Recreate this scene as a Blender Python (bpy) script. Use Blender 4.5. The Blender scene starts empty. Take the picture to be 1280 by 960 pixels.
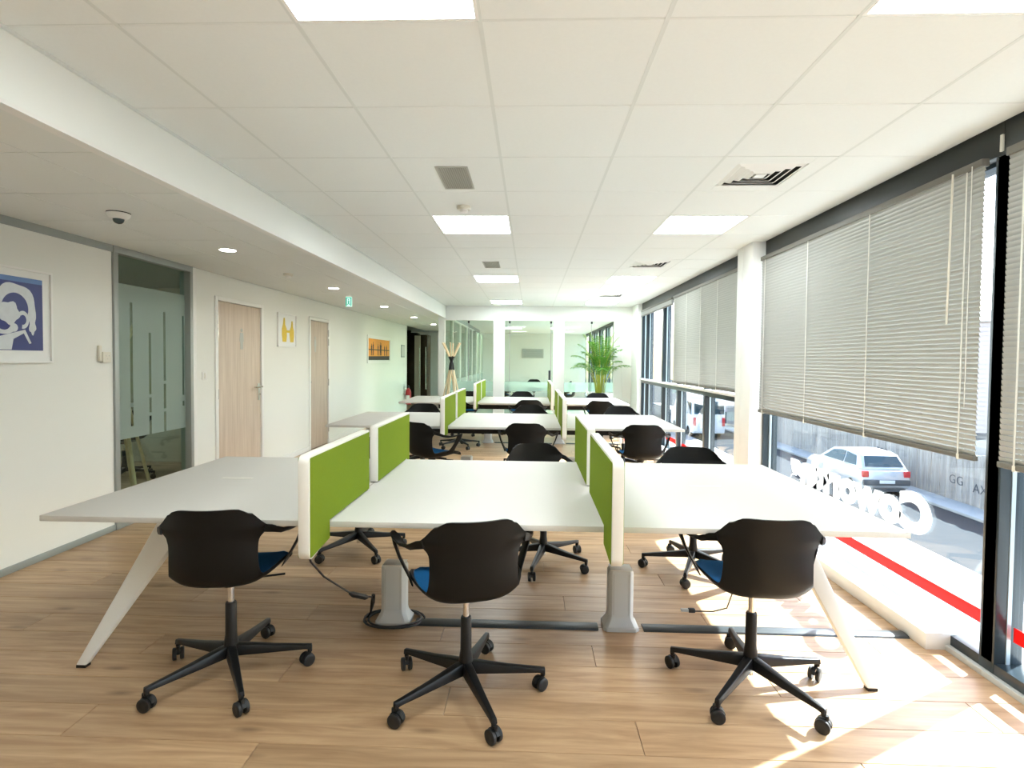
import bpy, bmesh, math, random
from mathutils import Vector, Matrix
random.seed(7)
C = bpy.context.scene.collection
S = bpy.context.scene
PI = math.pi
def R(a): return math.radians(a)

# ---------------------------------------------------------------- camera
F_PX, PITCH, YAW, ROLL, CY = 687.77, -0.0303, -0.0345, 0.0095, -9.73
cam_d = bpy.data.cameras.new('camera'); cam = bpy.data.objects.new('camera', cam_d); C.objects.link(cam)
fw = Vector((math.sin(YAW)*math.cos(PITCH), math.cos(YAW)*math.cos(PITCH), math.sin(PITCH)))
rt0 = Vector((math.cos(YAW), -math.sin(YAW), 0)); up0 = rt0.cross(fw)
rt = math.cos(ROLL)*rt0 + math.sin(ROLL)*up0
up = -math.sin(ROLL)*rt0 + math.cos(ROLL)*up0
cam.matrix_world = Matrix(((rt.x, up.x, -fw.x, 0), (rt.y, up.y, -fw.y, 0), (rt.z, up.z, -fw.z, 1.44), (0, 0, 0, 1)))
cam_d.sensor_fit = 'HORIZONTAL'; cam_d.sensor_width = 36.0
cam_d.lens = F_PX/1280*36.0
cam_d.shift_y = CY/1280
cam_d.clip_start = 0.05; cam_d.clip_end = 400
S.camera = cam

# ---------------------------------------------------------------- world, sun, exposure
w = bpy.data.worlds.new('world'); S.world = w; w.use_nodes = True
nt = w.node_tree; nt.nodes.clear()
wo = nt.nodes.new('ShaderNodeOutputWorld'); bg = nt.nodes.new('ShaderNodeBackground')
sky = nt.nodes.new('ShaderNodeTexSky'); sky.sky_type = 'NISHITA'; sky.sun_disc = False
sky.sun_elevation = R(38.6); sky.sun_rotation = R(61); sky.air_density = 1.0; sky.dust_density = 1.5
bg.inputs['Strength'].default_value = 0.38
nt.links.new(sky.outputs[0], bg.inputs[0]); nt.links.new(bg.outputs[0], wo.inputs[0])
sd = bpy.data.lights.new('sun', 'SUN'); sun = bpy.data.objects.new('sun', sd); C.objects.link(sun)
sd.energy = 11.0; sd.angle = R(0.6); sd.color = (0.87, 0.96, 1.0)
sun.rotation_euler = Vector((-1.1, -0.6, -1.0)).to_track_quat('-Z', 'Y').to_euler()
sun.location = (12, 8, 12)
PANEL_EMIT = 9.5
S.view_settings.view_transform = 'Standard'; S.view_settings.look = 'None'
S.view_settings.exposure = 1.5; S.view_settings.gamma = 1.0; S.view_settings.use_curve_mapping = False

# ---------------------------------------------------------------- materials
def pmat(name, col, rough=.5, metal=0., spec=.5, emit=None, es=0., trans=0., noise=None, bump=0., bscale=200.):
    m = bpy.data.materials.new(name); m.use_nodes = True
    n = m.node_tree.nodes; l = m.node_tree.links; b = n['Principled BSDF']
    b.inputs['Base Color'].default_value = (*col, 1); b.inputs['Roughness'].default_value = rough
    b.inputs['Metallic'].default_value = metal; b.inputs['Specular IOR Level'].default_value = spec
    if emit: b.inputs['Emission Color'].default_value = (*emit, 1); b.inputs['Emission Strength'].default_value = es
    tc = n.new('ShaderNodeTexCoord')
    if noise:
        sc, amt = noise
        t = n.new('ShaderNodeTexNoise'); t.inputs['Scale'].default_value = sc; t.inputs['Detail'].default_value = 4
        l.new(tc.outputs['Object'], t.inputs['Vector'])
        mx = n.new('ShaderNodeMix'); mx.data_type = 'RGBA'
        mx.inputs['A'].default_value = (*[c*(1-amt) for c in col], 1); mx.inputs['B'].default_value = (*[min(1, c*(1+amt)) for c in col], 1)
        l.new(t.outputs['Fac'], mx.inputs['Factor']); l.new(mx.outputs['Result'], b.inputs['Base Color'])
    if bump:
        t = n.new('ShaderNodeTexNoise'); t.inputs['Scale'].default_value = bscale; t.inputs['Detail'].default_value = 3
        l.new(tc.outputs['Object'], t.inputs['Vector'])
        bp = n.new('ShaderNodeBump'); bp.inputs['Strength'].default_value = bump; bp.inputs['Distance'].default_value = .002
        l.new(t.outputs['Fac'], bp.inputs['Height']); l.new(bp.outputs['Normal'], b.inputs['Normal'])
    return m

def wood(name, dark, light, rough, axis_scale, ring=1.0, knots=True, bump=.05):
    m = bpy.data.materials.new(name); m.use_nodes = True
    n = m.node_tree.nodes; l = m.node_tree.links; b = n['Principled BSDF']
    tc = n.new('ShaderNodeTexCoord'); oi = n.new('ShaderNodeObjectInfo')
    mul = n.new('ShaderNodeMath'); mul.operation = 'MULTIPLY'; mul.inputs[1].default_value = 37.0
    l.new(oi.outputs['Random'], mul.inputs[0])
    add = n.new('ShaderNodeVectorMath'); add.operation = 'ADD'
    l.new(tc.outputs['Object'], add.inputs[0]); l.new(mul.outputs[0], add.inputs[1])
    mp = n.new('ShaderNodeMapping'); mp.inputs['Scale'].default_value = axis_scale
    l.new(add.outputs[0], mp.inputs['Vector'])
    t = n.new('ShaderNodeTexNoise'); t.inputs['Scale'].default_value = ring; t.inputs['Detail'].default_value = 6; t.inputs['Roughness'].default_value = .6
    t.inputs['Distortion'].default_value = .6
    l.new(mp.outputs[0], t.inputs['Vector'])
    rp = n.new('ShaderNodeValToRGB'); rp.color_ramp.elements[0].position = .32; rp.color_ramp.elements[1].position = .68
    rp.color_ramp.elements[0].color = (*dark, 1); rp.color_ramp.elements[1].color = (*light, 1)
    l.new(t.outputs['Fac'], rp.inputs['Fac'])
    # board to board tint
    hs = n.new('ShaderNodeHueSaturation'); mr = n.new('ShaderNodeMapRange'); mr.inputs['To Min'].default_value = .86; mr.inputs['To Max'].default_value = 1.12
    l.new(oi.outputs['Random'], mr.inputs['Value']); l.new(mr.outputs[0], hs.inputs['Value']); l.new(rp.outputs[0], hs.inputs['Color'])
    out = hs.outputs[0]
    if knots:
        mp2 = n.new('ShaderNodeMapping'); mp2.inputs['Scale'].default_value = (2.2, 7.5, 1)
        l.new(add.outputs[0], mp2.inputs['Vector'])
        k = n.new('ShaderNodeTexVoronoi'); k.inputs['Scale'].default_value = .9
        l.new(mp2.outputs[0], k.inputs['Vector'])
        kr = n.new('ShaderNodeValToRGB'); kr.color_ramp.elements[0].position = .03; kr.color_ramp.elements[1].position = .15
        kr.color_ramp.elements[0].color = (.42, .38, .35, 1); kr.color_ramp.elements[1].color = (1, 1, 1, 1)
        l.new(k.outputs['Distance'], kr.inputs['Fac'])
        mx = n.new('ShaderNodeMix'); mx.data_type = 'RGBA'; mx.blend_type = 'MULTIPLY'; mx.inputs['Factor'].default_value = .8
        l.new(out, mx.inputs['A']); l.new(kr.outputs[0], mx.inputs['B']); out = mx.outputs['Result']
    l.new(out, b.inputs['Base Color']); b.inputs['Roughness'].default_value = rough
    bp = n.new('ShaderNodeBump'); bp.inputs['Strength'].default_value = bump; bp.inputs['Distance'].default_value = .002
    l.new(t.outputs['Fac'], bp.inputs['Height']); l.new(bp.outputs['Normal'], b.inputs['Normal'])
    return m

def thin_glass(name, tint, refl_rough=.0, frost=0., frostcol=(.8, .85, .82)):
    m = bpy.data.materials.new(name); m.use_nodes = True
    n = m.node_tree.nodes; l = m.node_tree.links; n.clear()
    o = n.new('ShaderNodeOutputMaterial'); tr = n.new('ShaderNodeBsdfTransparent'); tr.inputs[0].default_value = (*tint, 1)
    gl = n.new('ShaderNodeBsdfGlossy'); gl.inputs['Roughness'].default_value = refl_rough
    lw = n.new('ShaderNodeLayerWeight'); lw.inputs['Blend'].default_value = .5; pw5 = n.new('ShaderNodeMath'); pw5.operation = 'POWER'; pw5.inputs[1].default_value = 5.0
    l.new(lw.outputs['Facing'], pw5.inputs[0])          # Schlick reflectance, the same on both faces of the pane
    fr = n.new('ShaderNodeMath'); fr.operation = 'MULTIPLY_ADD'; fr.inputs[1].default_value = .96; fr.inputs[2].default_value = .04
    l.new(pw5.outputs[0], fr.inputs[0])
    mx = n.new('ShaderNodeMixShader'); l.new(fr.outputs[0], mx.inputs[0]); l.new(tr.outputs[0], mx.inputs[1]); l.new(gl.outputs[0], mx.inputs[2])
    out = mx.outputs[0]
    if frost > 0:
        df = n.new('ShaderNodeBsdfDiffuse'); df.inputs[0].default_value = (*frostcol, 1)
        tl = n.new('ShaderNodeBsdfTranslucent'); tl.inputs[0].default_value = (*frostcol, 1)
        m1 = n.new('ShaderNodeMixShader'); m1.inputs[0].default_value = .5; l.new(df.outputs[0], m1.inputs[1]); l.new(tl.outputs[0], m1.inputs[2])
        m2 = n.new('ShaderNodeMixShader'); m2.inputs[0].default_value = frost; l.new(out, m2.inputs[1]); l.new(m1.outputs[0], m2.inputs[2]); out = m2.outputs[0]
    l.new(out, o.inputs[0])
    return m

def vinyl(name, col):
    m = pmat(name, col, .5, noise=(6, .01)); n = m.node_tree.nodes; l = m.node_tree.links
    t = n.new('ShaderNodeBsdfTranslucent'); t.inputs[0].default_value = (*col, 1)
    x = n.new('ShaderNodeMixShader'); x.inputs[0].default_value = .45
    o = n['Material Output']; l.new(n['Principled BSDF'].outputs[0], x.inputs[1]); l.new(t.outputs[0], x.inputs[2]); l.new(x.outputs[0], o.inputs[0])
    return m
M = dict(
    wall=pmat('wall_paint', (.80, .81, .77), .75, spec=.2, bump=.04),
    ceil=pmat('ceiling_tile', (.80, .825, .81), .9, spec=.1, noise=(60, .02), bump=.25, bscale=400),
    ceil_back=pmat('ceiling_void', (.42, .42, .38), .95, spec=.05, noise=(5, .03)),
    tbar=pmat('grid_paint', (.70, .73, .71), .6, spec=.2, noise=(4, .02)),
    bulk=pmat('bulkhead_paint', (.84, .86, .83), .7, spec=.2, noise=(3, .01)),
    alu=pmat('grey_aluminium', (.34, .37, .36), .45, .3, noise=(8, .04)),
    plank=wood('oak_plank', (.335, .198, .100), (.545, .362, .205), .36, (1.2, 14, 1), 1.6),
    floor_base=wood('oak_floor_base', (.28, .18, .105), (.48, .33, .21), .45, (1.2, 14, 1), 1.6, knots=False),
    door=wood('pale_oak_laminate', (.56, .45, .36), (.70, .59, .49), .5, (22, 22, 1.1), 1.3, knots=False, bump=.02),
    stick=wood('pale_ash', (.66, .50, .30), (.80, .64, .42), .5, (10, 10, 2), 1.4, knots=False, bump=.02),
    desk=pmat('white_laminate', (.63, .612, .575), .55, noise=(3, .012)),
    leg=pmat('white_steel', (.80, .79, .75), .4, noise=(6, .01)),
    green=pmat('green_fabric', (.20, .285, .022), .95, spec=.1, noise=(300, .18), bump=.5, bscale=900),
    white_frame=pmat('screen_frame', (.78, .76, .70), .5, noise=(6, .015)),
    black=pmat('black_plastic', (.0045, .0045, .0045), .48, spec=.25, noise=(50, .08), bump=.05, bscale=700),
    black2=pmat('black_base', (.007, .007, .0075), .38, spec=.35, noise=(30, .08)),
    rubber=pmat('wheel_rubber', (.010, .010, .010), .5, noise=(40, .1)),
    blue=pmat('blue_felt', (.012, .10, .26), .95, spec=.1, noise=(250, .2), bump=.4, bscale=700),
    chrome=pmat('chrome', (.75, .74, .72), .18, 1., noise=(10, .02)),
    steel=pmat('brushed_steel', (.55, .54, .52), .35, 1., noise=(20, .05)),
    grey_pl=pmat('grey_plastic', (.56, .57, .55), .4, noise=(8, .02)),
    duct=pmat('dark_duct', (.045, .052, .055), .38, noise=(12, .1)),
    cable=pmat('cable', (.012, .012, .013), .5, noise=(30, .1)),
    frame=pmat('dark_frame', (.022, .034, .042), .28, noise=(5, .08)),
    frame_in=pmat('frame_gasket', (.55, .64, .68), .35, .4, noise=(6, .03)),
    pelmet=pmat('pelmet', (.014, .018, .017), .45, noise=(4, .06)),
    slat=pmat('blind_slat', (.40, .40, .38), .42, .2, noise=(4, .02)),
    rail=pmat('blind_rail', (.15, .14, .12), .5, .1, noise=(6, .04)),
    cord=pmat('cord', (.70, .69, .64), .8, noise=(40, .05)),
    white=pmat('white_gloss', (.84, .84, .82), .4, noise=(6, .01)),
    cream=pmat('cream_plastic', (.74, .71, .62), .45, noise=(10, .02)),
    lit=pmat('panel_light', (.9, .9, .9), .5, emit=(.90, .985, 1), es=PANEL_EMIT, noise=(5, .01)),
    down=pmat('downlight_light', (.9, .9, .88), .5, emit=(1, .93, .8), es=22.0, noise=(5, .01)),
    exitl=pmat('exit_face', (.55, .8, .74), .4, emit=(.6, .95, .85), es=.35, noise=(5, .02)),
    exitg=pmat('exit_green', (.02, .35, .24), .4, emit=(.02, .5, .35), es=.2, noise=(5, .02)),
    grille=pmat('grille_metal', (.50, .50, .47), .5, .2, noise=(6, .03)),
    dark=pmat('dark_void', (.02, .02, .02), .9, noise=(6, .1)),
    glass=thin_glass('window_glass', (.97, .985, .98)),
    pglass=thin_glass('partition_glass', (.80, .90, .84)),
    frost=thin_glass('frosted_film', (.85, .93, .9), .3, .62, (.52, .585, .545)),
    band=thin_glass('frosted_band', (.86, .95, .92), .3, .28, (.7, .82, .78)),
    letter=vinyl('white_vinyl', (.88, .88, .88)),
    red=vinyl('red_vinyl', (.80, .015, .012)),
    leaf=vinyl('palm_leaf', (.085, .25, .022)),
    stalk=pmat('palm_stalk', (.33, .36, .03), .5, noise=(14, .2)),
    pot=pmat('white_pot', (.84, .83, .80), .35, noise=(4, .01)),
    pebble=pmat('white_pebbles', (.78, .77, .73), .8, noise=(40, .15), bump=.8, bscale=60),
    wrap=pmat('black_wrap', (.015, .015, .015), .6, noise=(50, .2)),
    p_blue=pmat('print_blue', (.003, .016, .17), .35, noise=(4, .12)),
    p_blue2=pmat('print_lighter_blue', (.07, .17, .42), .35, noise=(4, .1)),
    p_pale=pmat('print_pale', (.62, .66, .70), .5, noise=(25, .12)),
    p_white=pmat('print_white', (.80, .81, .80), .4, noise=(5, .01)),
    p_yel=pmat('print_yellow', (.72, .52, .03), .5, noise=(30, .12)),
    p_orange=pmat('print_orange', (.78, .30, .025), .5, noise=(3, .3)),
    p_black=pmat('print_black', (.02, .013, .01), .6, noise=(20, .3)),
    cabinet=pmat('dark_walnut', (.035, .022, .012), .25, noise=(6, .3)),
    ext_red=pmat('extinguisher_red', (.42, .015, .02), .3, noise=(10, .05)),
    room_wall=pmat('side_room_wall', (.50, .46, .36), .8, noise=(3, .05)),
    asphalt=pmat('asphalt', (.042, .048, .053), .95, spec=.15, noise=(1.2, .15), bump=.3, bscale=60),
    kerb=pmat('pavement_concrete', (.42, .42, .40), .85, noise=(2, .1)),
    fence=wood('weathered_board', (.30, .27, .235), (.46, .425, .38), .85, (9, 9, .8), 1.5, knots=False),
    car=pmat('silver_paint', (.62, .63, .64), .25, .35, noise=(3, .02)),
    van=pmat('white_paint', (.80, .80, .79), .3, noise=(3, .02)),
    cglass=pmat('car_glass', (.03, .055, .065), .08, noise=(3, .1)),
    tail=pmat('tail_light', (.55, .03, .04), .2, noise=(9, .1)),
    bumper=pmat('bumper_grey', (.08, .085, .09), .5, noise=(9, .1)),
    plate=pmat('number_plate', (.8, .8, .76), .4, noise=(9, .02)),
    pink=pmat('pink_render', (.62, .48, .45), .85, noise=(1, .06)),
    paint=pmat('graffiti_paint', (.08, .08, .09), .8, noise=(20, .1)),
)

# ---------------------------------------------------------------- geometry helpers
class G:
    def __init__(s): s.v = []; s.f = []
    def add(s, vs, fs):
        b = len(s.v); s.v += [tuple(p) for p in vs]; s.f += [tuple(b+i for i in q) for q in fs]; return s
    def box(s, x0, x1, y0, y1, z0, z1):
        return s.add([(x0,y0,z0),(x1,y0,z0),(x1,y1,z0),(x0,y1,z0),(x0,y0,z1),(x1,y0,z1),(x1,y1,z1),(x0,y1,z1)],
            [(0,3,2,1),(4,5,6,7),(0,1,5,4),(1,2,6,5),(2,3,7,6),(3,0,4,7)])
    def loft(s, rings, cap=True):
        n = len(rings[0]); vs = [p for r in rings for p in r]; fs = []
        for i in range(len(rings)-1):
            for j in range(n):
                a = i*n+j; b = i*n+(j+1) % n; fs.append((a, b, b+n, a+n))
        if cap: fs.append(tuple(range(n-1, -1, -1))); fs.append(tuple((len(rings)-1)*n+j for j in range(n)))
        return s.add(vs, fs)
    def prism(s, poly, axis, a, b):   # poly in the two other axes (cyclic order kept)
        def mk(p, t):
            return {0: (t, p[0], p[1]), 1: (p[0], t, p[1]), 2: (p[0], p[1], t)}[axis]
        return s.loft([[mk(p, a) for p in poly], [mk(p, b) for p in poly]])
    def cyl(s, c, r, h, n=16, axis=2, r2=None):
        r2 = r if r2 is None else r2; rings = []
        for t, rr in ((0, r), (h, r2)):
            ring = []
            for k in range(n):
                a = 2*PI*k/n; p = [math.cos(a)*rr, math.sin(a)*rr]
                q = {2: (p[0], p[1], t), 0: (t, p[0], p[1]), 1: (p[1], t, p[0])}[axis]
                ring.append((c[0]+q[0], c[1]+q[1], c[2]+q[2]))
            rings.append(ring)
        return s.loft(rings)
    def lathe(s, prof, c=(0, 0, 0), n=24):
        return s.loft([[(c[0]+r*math.cos(2*PI*k/n), c[1]+r*math.sin(2*PI*k/n), c[2]+z) for k in range(n)] for r, z in prof])
    def tube(s, path, r, n=8):
        P = [Vector(p) for p in path]; rings = []; ref = None
        for i, p in enumerate(P):
            d = (P[min(i+1, len(P)-1)]-P[max(i-1, 0)]).normalized()
            if ref is None:
                ref = Vector((0, 0, 1)) if abs(d.z) < .9 else Vector((1, 0, 0))
            a = d.cross(ref).normalized(); b = a.cross(d).normalized(); ref = b
            rr = r[i] if isinstance(r, (list, tuple)) else r
            rings.append([tuple(p+a*rr*math.cos(2*PI*k/n)+b*rr*math.sin(2*PI*k/n)) for k in range(n)])
        return s.loft(rings)
    def ribbon(s, pts, n=10):         # pts: (centre, half-width vector, half-thickness vector)
        rings = []
        for c, a, b in pts:
            c, a, b = Vector(c), Vector(a), Vector(b); ring = []
            for k in range(n):
                t = 2*PI*k/n; ct, st = math.cos(t), math.sin(t)
                e = .55
                ring.append(tuple(c+a*math.copysign(abs(ct)**e, ct)+b*math.copysign(abs(st)**e, st)))
            rings.append(ring)
        return s.loft(rings)
    def build(s, name, mat, parent=None, bevel=0., seg=2, smooth=False, loc=None, rotz=None, bang=35):
        me = bpy.data.meshes.new(name); me.from_pydata(s.v, [], s.f)
        bm = bmesh.new(); bm.from_mesh(me); bmesh.ops.recalc_face_normals(bm, faces=bm.faces)
        if bevel:
            es = [e for e in bm.edges if len(e.link_faces) == 2 and e.calc_face_angle(0) > R(bang)]
            bmesh.ops.bevel(bm, geom=es, offset=bevel, segments=seg, profile=.5, affect='EDGES', clamp_overlap=True)
        bm.to_mesh(me); bm.free()
        if smooth or bevel:
            for p in me.polygons: p.use_smooth = True
            try: me.set_sharp_from_angle(angle=R(40))
            except Exception: pass
        me.materials.append(M[mat])
        return link(name, me, parent, loc, rotz)
def link(name, me, parent=None, loc=None, rotz=None):
    o = bpy.data.objects.new(name, me); C.objects.link(o)
    if parent: o.parent = parent
    if loc is not None: o.location = loc
    if rotz is not None: o.rotation_euler = (0, 0, rotz)
    return o
def tag(o, label, cat, group=None):
    o['label'] = label; o['category'] = cat
    if group: o['group'] = group
    return o
def thing(name, label, cat, loc=(0, 0, 0), rotz=0, group=None):
    return tag(link(name, None, None, loc, rotz), label, cat, group)
def st(o, label=None):
    o['kind'] = 'structure'
    if label: o['label'] = label
    return o
def dup(root, loc, rotz, label, group):
    r = root.copy(); C.objects.link(r); r.location = loc; r.rotation_euler = (0, 0, rotz); r['label'] = label; r['group'] = group
    for ch in root.children:
        c = ch.copy(); C.objects.link(c); c.parent = r
        for g in ch.children:
            d = g.copy(); C.objects.link(d); d.parent = c
    return r
def rrect(y0, y1, z0, z1, r, n=5):
    pts = []
    for cx, cz, a0 in ((y1-r, z0+r, -90), (y1-r, z1-r, 0), (y0+r, z1-r, 90), (y0+r, z0+r, 180)):
        for k in range(n+1):
            a = R(a0+90*k/n); pts.append((cx+r*math.cos(a), cz+r*math.sin(a)))
    return pts
def text_mesh(body, size, extrude, offset=0.):
    cu = bpy.data.curves.new('t', 'FONT'); cu.body = body; cu.size = size; cu.extrude = extrude; cu.offset = offset
    o = bpy.data.objects.new('t', cu); C.objects.link(o)
    me = bpy.data.meshes.new_from_object(o.evaluated_get(bpy.context.evaluated_depsgraph_get()))
    bpy.data.objects.remove(o); bpy.data.curves.remove(cu); return me

XL, XR, ZC, ZL, XB, YB = -3.42, 2.117, 2.53, 2.34, -1.78, 11.30
YF = -2.6                                    # wall behind the camera

# ================================================================ SETTING
# ---- floor: base slab + oak planks
fl = st(G().box(-7.0, 2.30, YF-.1, 23.0, -.2, -.008).build('floor', 'floor_base'))
pw = .192; row = 0; y = -.9
pm = {}
while y < YB-.05:
    off = (row*0.77) % 2.2
    x = XL-off
    while x < XR-.001:
        a, b = max(x, XL+.005), min(x+2.2, XR-.005)
        if b-a > .05:
            key = round(b-a, 3)
            if key not in pm:
                g = G(); L = key/2-.0012; W = pw/2-.0012
                g.loft([[(-L, -W, -.010), (L, -W, -.010), (L, W, -.010), (-L, W, -.010)], [(-L, -W, -.0015), (L, -W, -.0015), (L, W, -.0015), (-L, W, -.0015)],
                        [(-L+.0012, -W+.0012, 0), (L-.0012, -W+.0012, 0), (L-.0012, W-.0012, 0), (-L+.0012, W-.0012, 0)]])
                o = g.build('plank', 'plank', fl, loc=((a+b)/2, y+pw/2, 0)); pm[key] = o.data
            else:
                link('plank', pm[key], fl, ((a+b)/2, y+pw/2, 0))
        x += 2.2
    y += pw; row += 1

# ---- main ceiling: void slab, tiles, runners
ce = st(G().box(XB, XR+.2, YF, YB, ZC+.02, ZC+.25).build('ceiling', 'ceil_back'))
LIGHTS = [(-1, j) for j in (-1, 4, 9, 14)] + [(2, j) for j in (-1, 4, 9, 14)]
xs = [XB+.02] + [-.177+.6*i for i in range(-2, 4)] + [XR]
cols = list(range(-3, 4))
tm = {}
for ci, i in enumerate(cols):
    x0, x1 = xs[ci], xs[ci+1]
    for j in range(-7, 16):
        y0 = 1.8+.6*j; y1 = min(y0+.6, YB)
        if y0 < YF or y1-y0 < .02 or (i, j) in LIGHTS or (i == 2 and j in (2, 7, 12)): continue
        key = (round(x1-x0, 3), round(y1-y0, 3))
        if key not in tm:
            a, b = key[0]/2-.004, key[1]/2-.0025
            g = G().loft([[(-a, -b, .02), (a, -b, .02), (a, b, .02), (-a, b, .02)], [(-a, -b, .003), (a, -b, .003), (a, b, .003), (-a, b, .003)],
                          [(-a+.004, -b+.004, 0), (a-.004, -b+.004, 0), (a-.004, b-.004, 0), (-a+.004, b-.004, 0)]])
            o = g.build('ceiling_tile', 'ceil', ce, loc=((x0+x1)/2, (y0+y1)/2, ZC)); tm[key] = o.data
        else: link('ceiling_tile', tm[key], ce, ((x0+x1)/2, (y0+y1)/2, ZC))
for x in xs[1:-1]:
    G().box(x-.008, x+.008, YF, YB, ZC-.001, ZC+.02).build('grid_runner', 'tbar', ce)
for j in range(-7, 16):
    yy = 1.8+.6*j
    if YF < yy < YB: G().box(XB+.02, XR, yy-.0022, yy+.0022, ZC+.002, ZC+.02).build('grid_crossbar', 'tbar', ce)
# unseen roof slab over everything, added to block the sun
st(G().box(-7.2, 2.42, YF-.2, 23.2, ZC+.26, ZC+.5).build('ceiling', 'ceil_back'))
# ---- low ceiling of the corridor
lc = st(G().box(-7.0, XB-.0, YF, 19.0, ZL+.02, ZL+.1).build('ceiling', 'alu'))
lxs = [XL, -2.85, -2.25, XB-.02]
for ci in range(3):
    x0, x1 = lxs[ci], lxs[ci+1]
    for j in range(-7, 26):
        y0 = 1.8+.6*j; y1 = y0+.6
        key = ('l', round(x1-x0, 3))
        if key not in tm:
            a, b = key[1]/2-.004, .3-.003
            g = G().loft([[(-a, -b, .02), (a, -b, .02), (a, b, .02), (-a, b, .02)], [(-a, -b, .001), (a, -b, .001), (a, b, .001), (-a, b, .001)],
                          [(-a+.0012, -b+.0012, 0), (a-.0012, -b+.0012, 0), (a-.0012, b-.0012, 0), (-a+.0012, b-.0012, 0)]])
            o = g.build('ceiling_tile', 'ceil', lc, loc=((x0+x1)/2, (y0+y1)/2, ZL)); tm[key] = o.data
        else: link('ceiling_tile', tm[key], lc, ((x0+x1)/2, (y0+y1)/2, ZL))
# bulkhead with thin lower lip
bk = st(G().box(XB-.02, XB+.018, YF, YB, 2.285, ZC+.02).build('trim_1', 'bulk'))
G().box(XB-.026, XB+.024, YF, YB, 2.272, 2.287).build('edge_bead', 'white', bk)
G().box(XB+.018, XB+.03, YF, YB, ZC-.012, ZC+.001).build('shadow_bead', 'tbar', bk)

# ---- left wall
wl = st(G().box(XL-.1, XL, YF, 4.385, .045, 2.285).build('wall_left', 'wall'))
G().box(XL-.102, XL+.012, YF, 4.385, 2.285, ZL).build('top_track', 'alu', wl)
st(G().box(XL-.102, XL+.012, YF, 4.385, 0, .048).build('baseboard_left', 'alu', bevel=.003))
wl2 = st(G().box(XL-.1, XL, 5.455, 5.835, 0, ZL).box(XL-.1, XL, 6.905, 8.355, 0, ZL).box(XL-.1, XL, 9.205, 15.0, 0, ZL)
   .box(XL-.1, XL, 5.835, 6.905, 2.10, ZL).box(XL-.1, XL, 8.355, 9.205, 2.075, ZL).build('wall_left', 'wall'))
st(G().box(XL, XL+.012, 6.915, 8.345, 0, .07).box(XL, XL+.012, 9.215, 15.0, 0, .07).build('baseboard_left', 'white'))
G().box(XL-.06, XL+.01, 5.437, 5.505, .002, ZL-.003).build('edge_post', 'white', wl2, bevel=.004)

# aluminium framed glass door
d = st(link('door_1', None, None, (0, 0, 0)))
G().box(XL-.09, XL+.018, 4.387, 4.437, 0, ZL-.055).build('jamb', 'alu', d, bevel=.003)
G().box(XL-.09, XL+.018, 5.392, 5.437, 0, ZL-.055).build('jamb', 'alu', d, bevel=.003)
G().box(XL-.09, XL+.018, 4.387, 5.437, ZL-.055, ZL).build('head', 'alu', d, bevel=.003)
G().box(XL-.09, XL+.018, 4.437, 5.392, 0, .06).build('bottom_rail', 'alu', d, bevel=.003)
G().box(XL-.050, XL-.042, 4.437, 5.392, .06, ZL-.055).build('pane', 'pglass', d)
stripes = [(4.636, 4.668, .83, 1.90), (4.868, 4.898, .73, 1.65), (5.066, 5.098, .73, 1.855), (5.346, 5.372, .95, 1.84)]
g = G(); fx0, fx1 = XL-.041, XL-.0395; yy = 4.437
for a, b, z0, z1 in stripes:
    g.box(fx0, fx1, yy, a, .73, 2.05)
    if z0 > .735: g.box(fx0, fx1, a, b, .73, z0)
    g.box(fx0, fx1, a, b, z1, 2.05)
    for zb in (1.08+.1*math.sin(a*9), .96+.07*math.cos(a*7)):
        if zb > z0+.03: g.box(fx0, fx1, a, b, zb, zb+.03)
    yy = b
g.box(fx0, fx1, yy, 5.392, .73, 2.05)
o = g.build('frosted_film', 'frost', d); o['label'] = 'frosted film with clear vertical stripes'

# wooden doors
def wdoor(name, y0, y1, zt, handle_y, hinge_y, picto_y):
    d = st(link(name, None, None, (0, 0, 0)))
    G().box(XL-.08, XL+.014, y0-.004, y0+.05, 0, zt).build('frame', 'white', d, bevel=.003)
    G().box(XL-.08, XL+.014, y1-.05, y1+.004, 0, zt).build('frame', 'white', d, bevel=.003)
    G().box(XL-.08, XL+.014, y0+.05, y1-.05, zt-.045, zt).build('frame', 'white', d, bevel=.003)
    lf = G().box(XL-.045, XL-.004, y0+.053, y1-.053, .006, zt-.05).build('door_leaf', 'door', d, bevel=.002)
    G().box(XL-.052, XL-.046, y0+.05, y1-.05, 0, zt-.045).build('rebate', 'dark', d)
    for z in (1.85, 1.70, 1.03, .25):
        G().cyl((XL+.008, hinge_y, z-.055), .011, .11, 10).build('hinge', 'steel', d)
    if handle_y:
        sgn = -1
        g = G().box(XL-.004, XL+.004, handle_y-.022, handle_y+.022, .90, 1.11)
        G.box(g, XL-.003, XL+.003, handle_y-.02, handle_y+.02, .92, 1.09)
        hp = g.build('handle_plate', 'steel', lf, bevel=.002)
        G().tube([(XL, handle_y, 1.07), (XL+.045, handle_y, 1.07), (XL+.055, handle_y-.02, 1.07), (XL+.055, handle_y-.20, 1.07)], .011, 8).build('lever', 'chrome', lf, smooth=True)
        G().cyl((XL+.004, handle_y, .975), .012, .014, 10, axis=0).build('lock', 'chrome', lf)
    if picto_y:
        x = XL-.0038
        g = G().cyl((x, picto_y, 1.755), .022, .002, 14, axis=0)
        g.prism([(picto_y-.035, 1.725), (picto_y-.045, 1.62), (picto_y-.03, 1.62), (picto_y-.03, 1.53), (picto_y+.03, 1.53), (picto_y+.03, 1.62), (picto_y+.045, 1.62), (picto_y+.035, 1.725)], 0, x, x+.002)
        p = g.build('pictogram', 'grille', lf)
    return d
wdoor('door_2', 5.84, 6.90, 2.10, 6.80, 5.885, 6.40)
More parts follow.
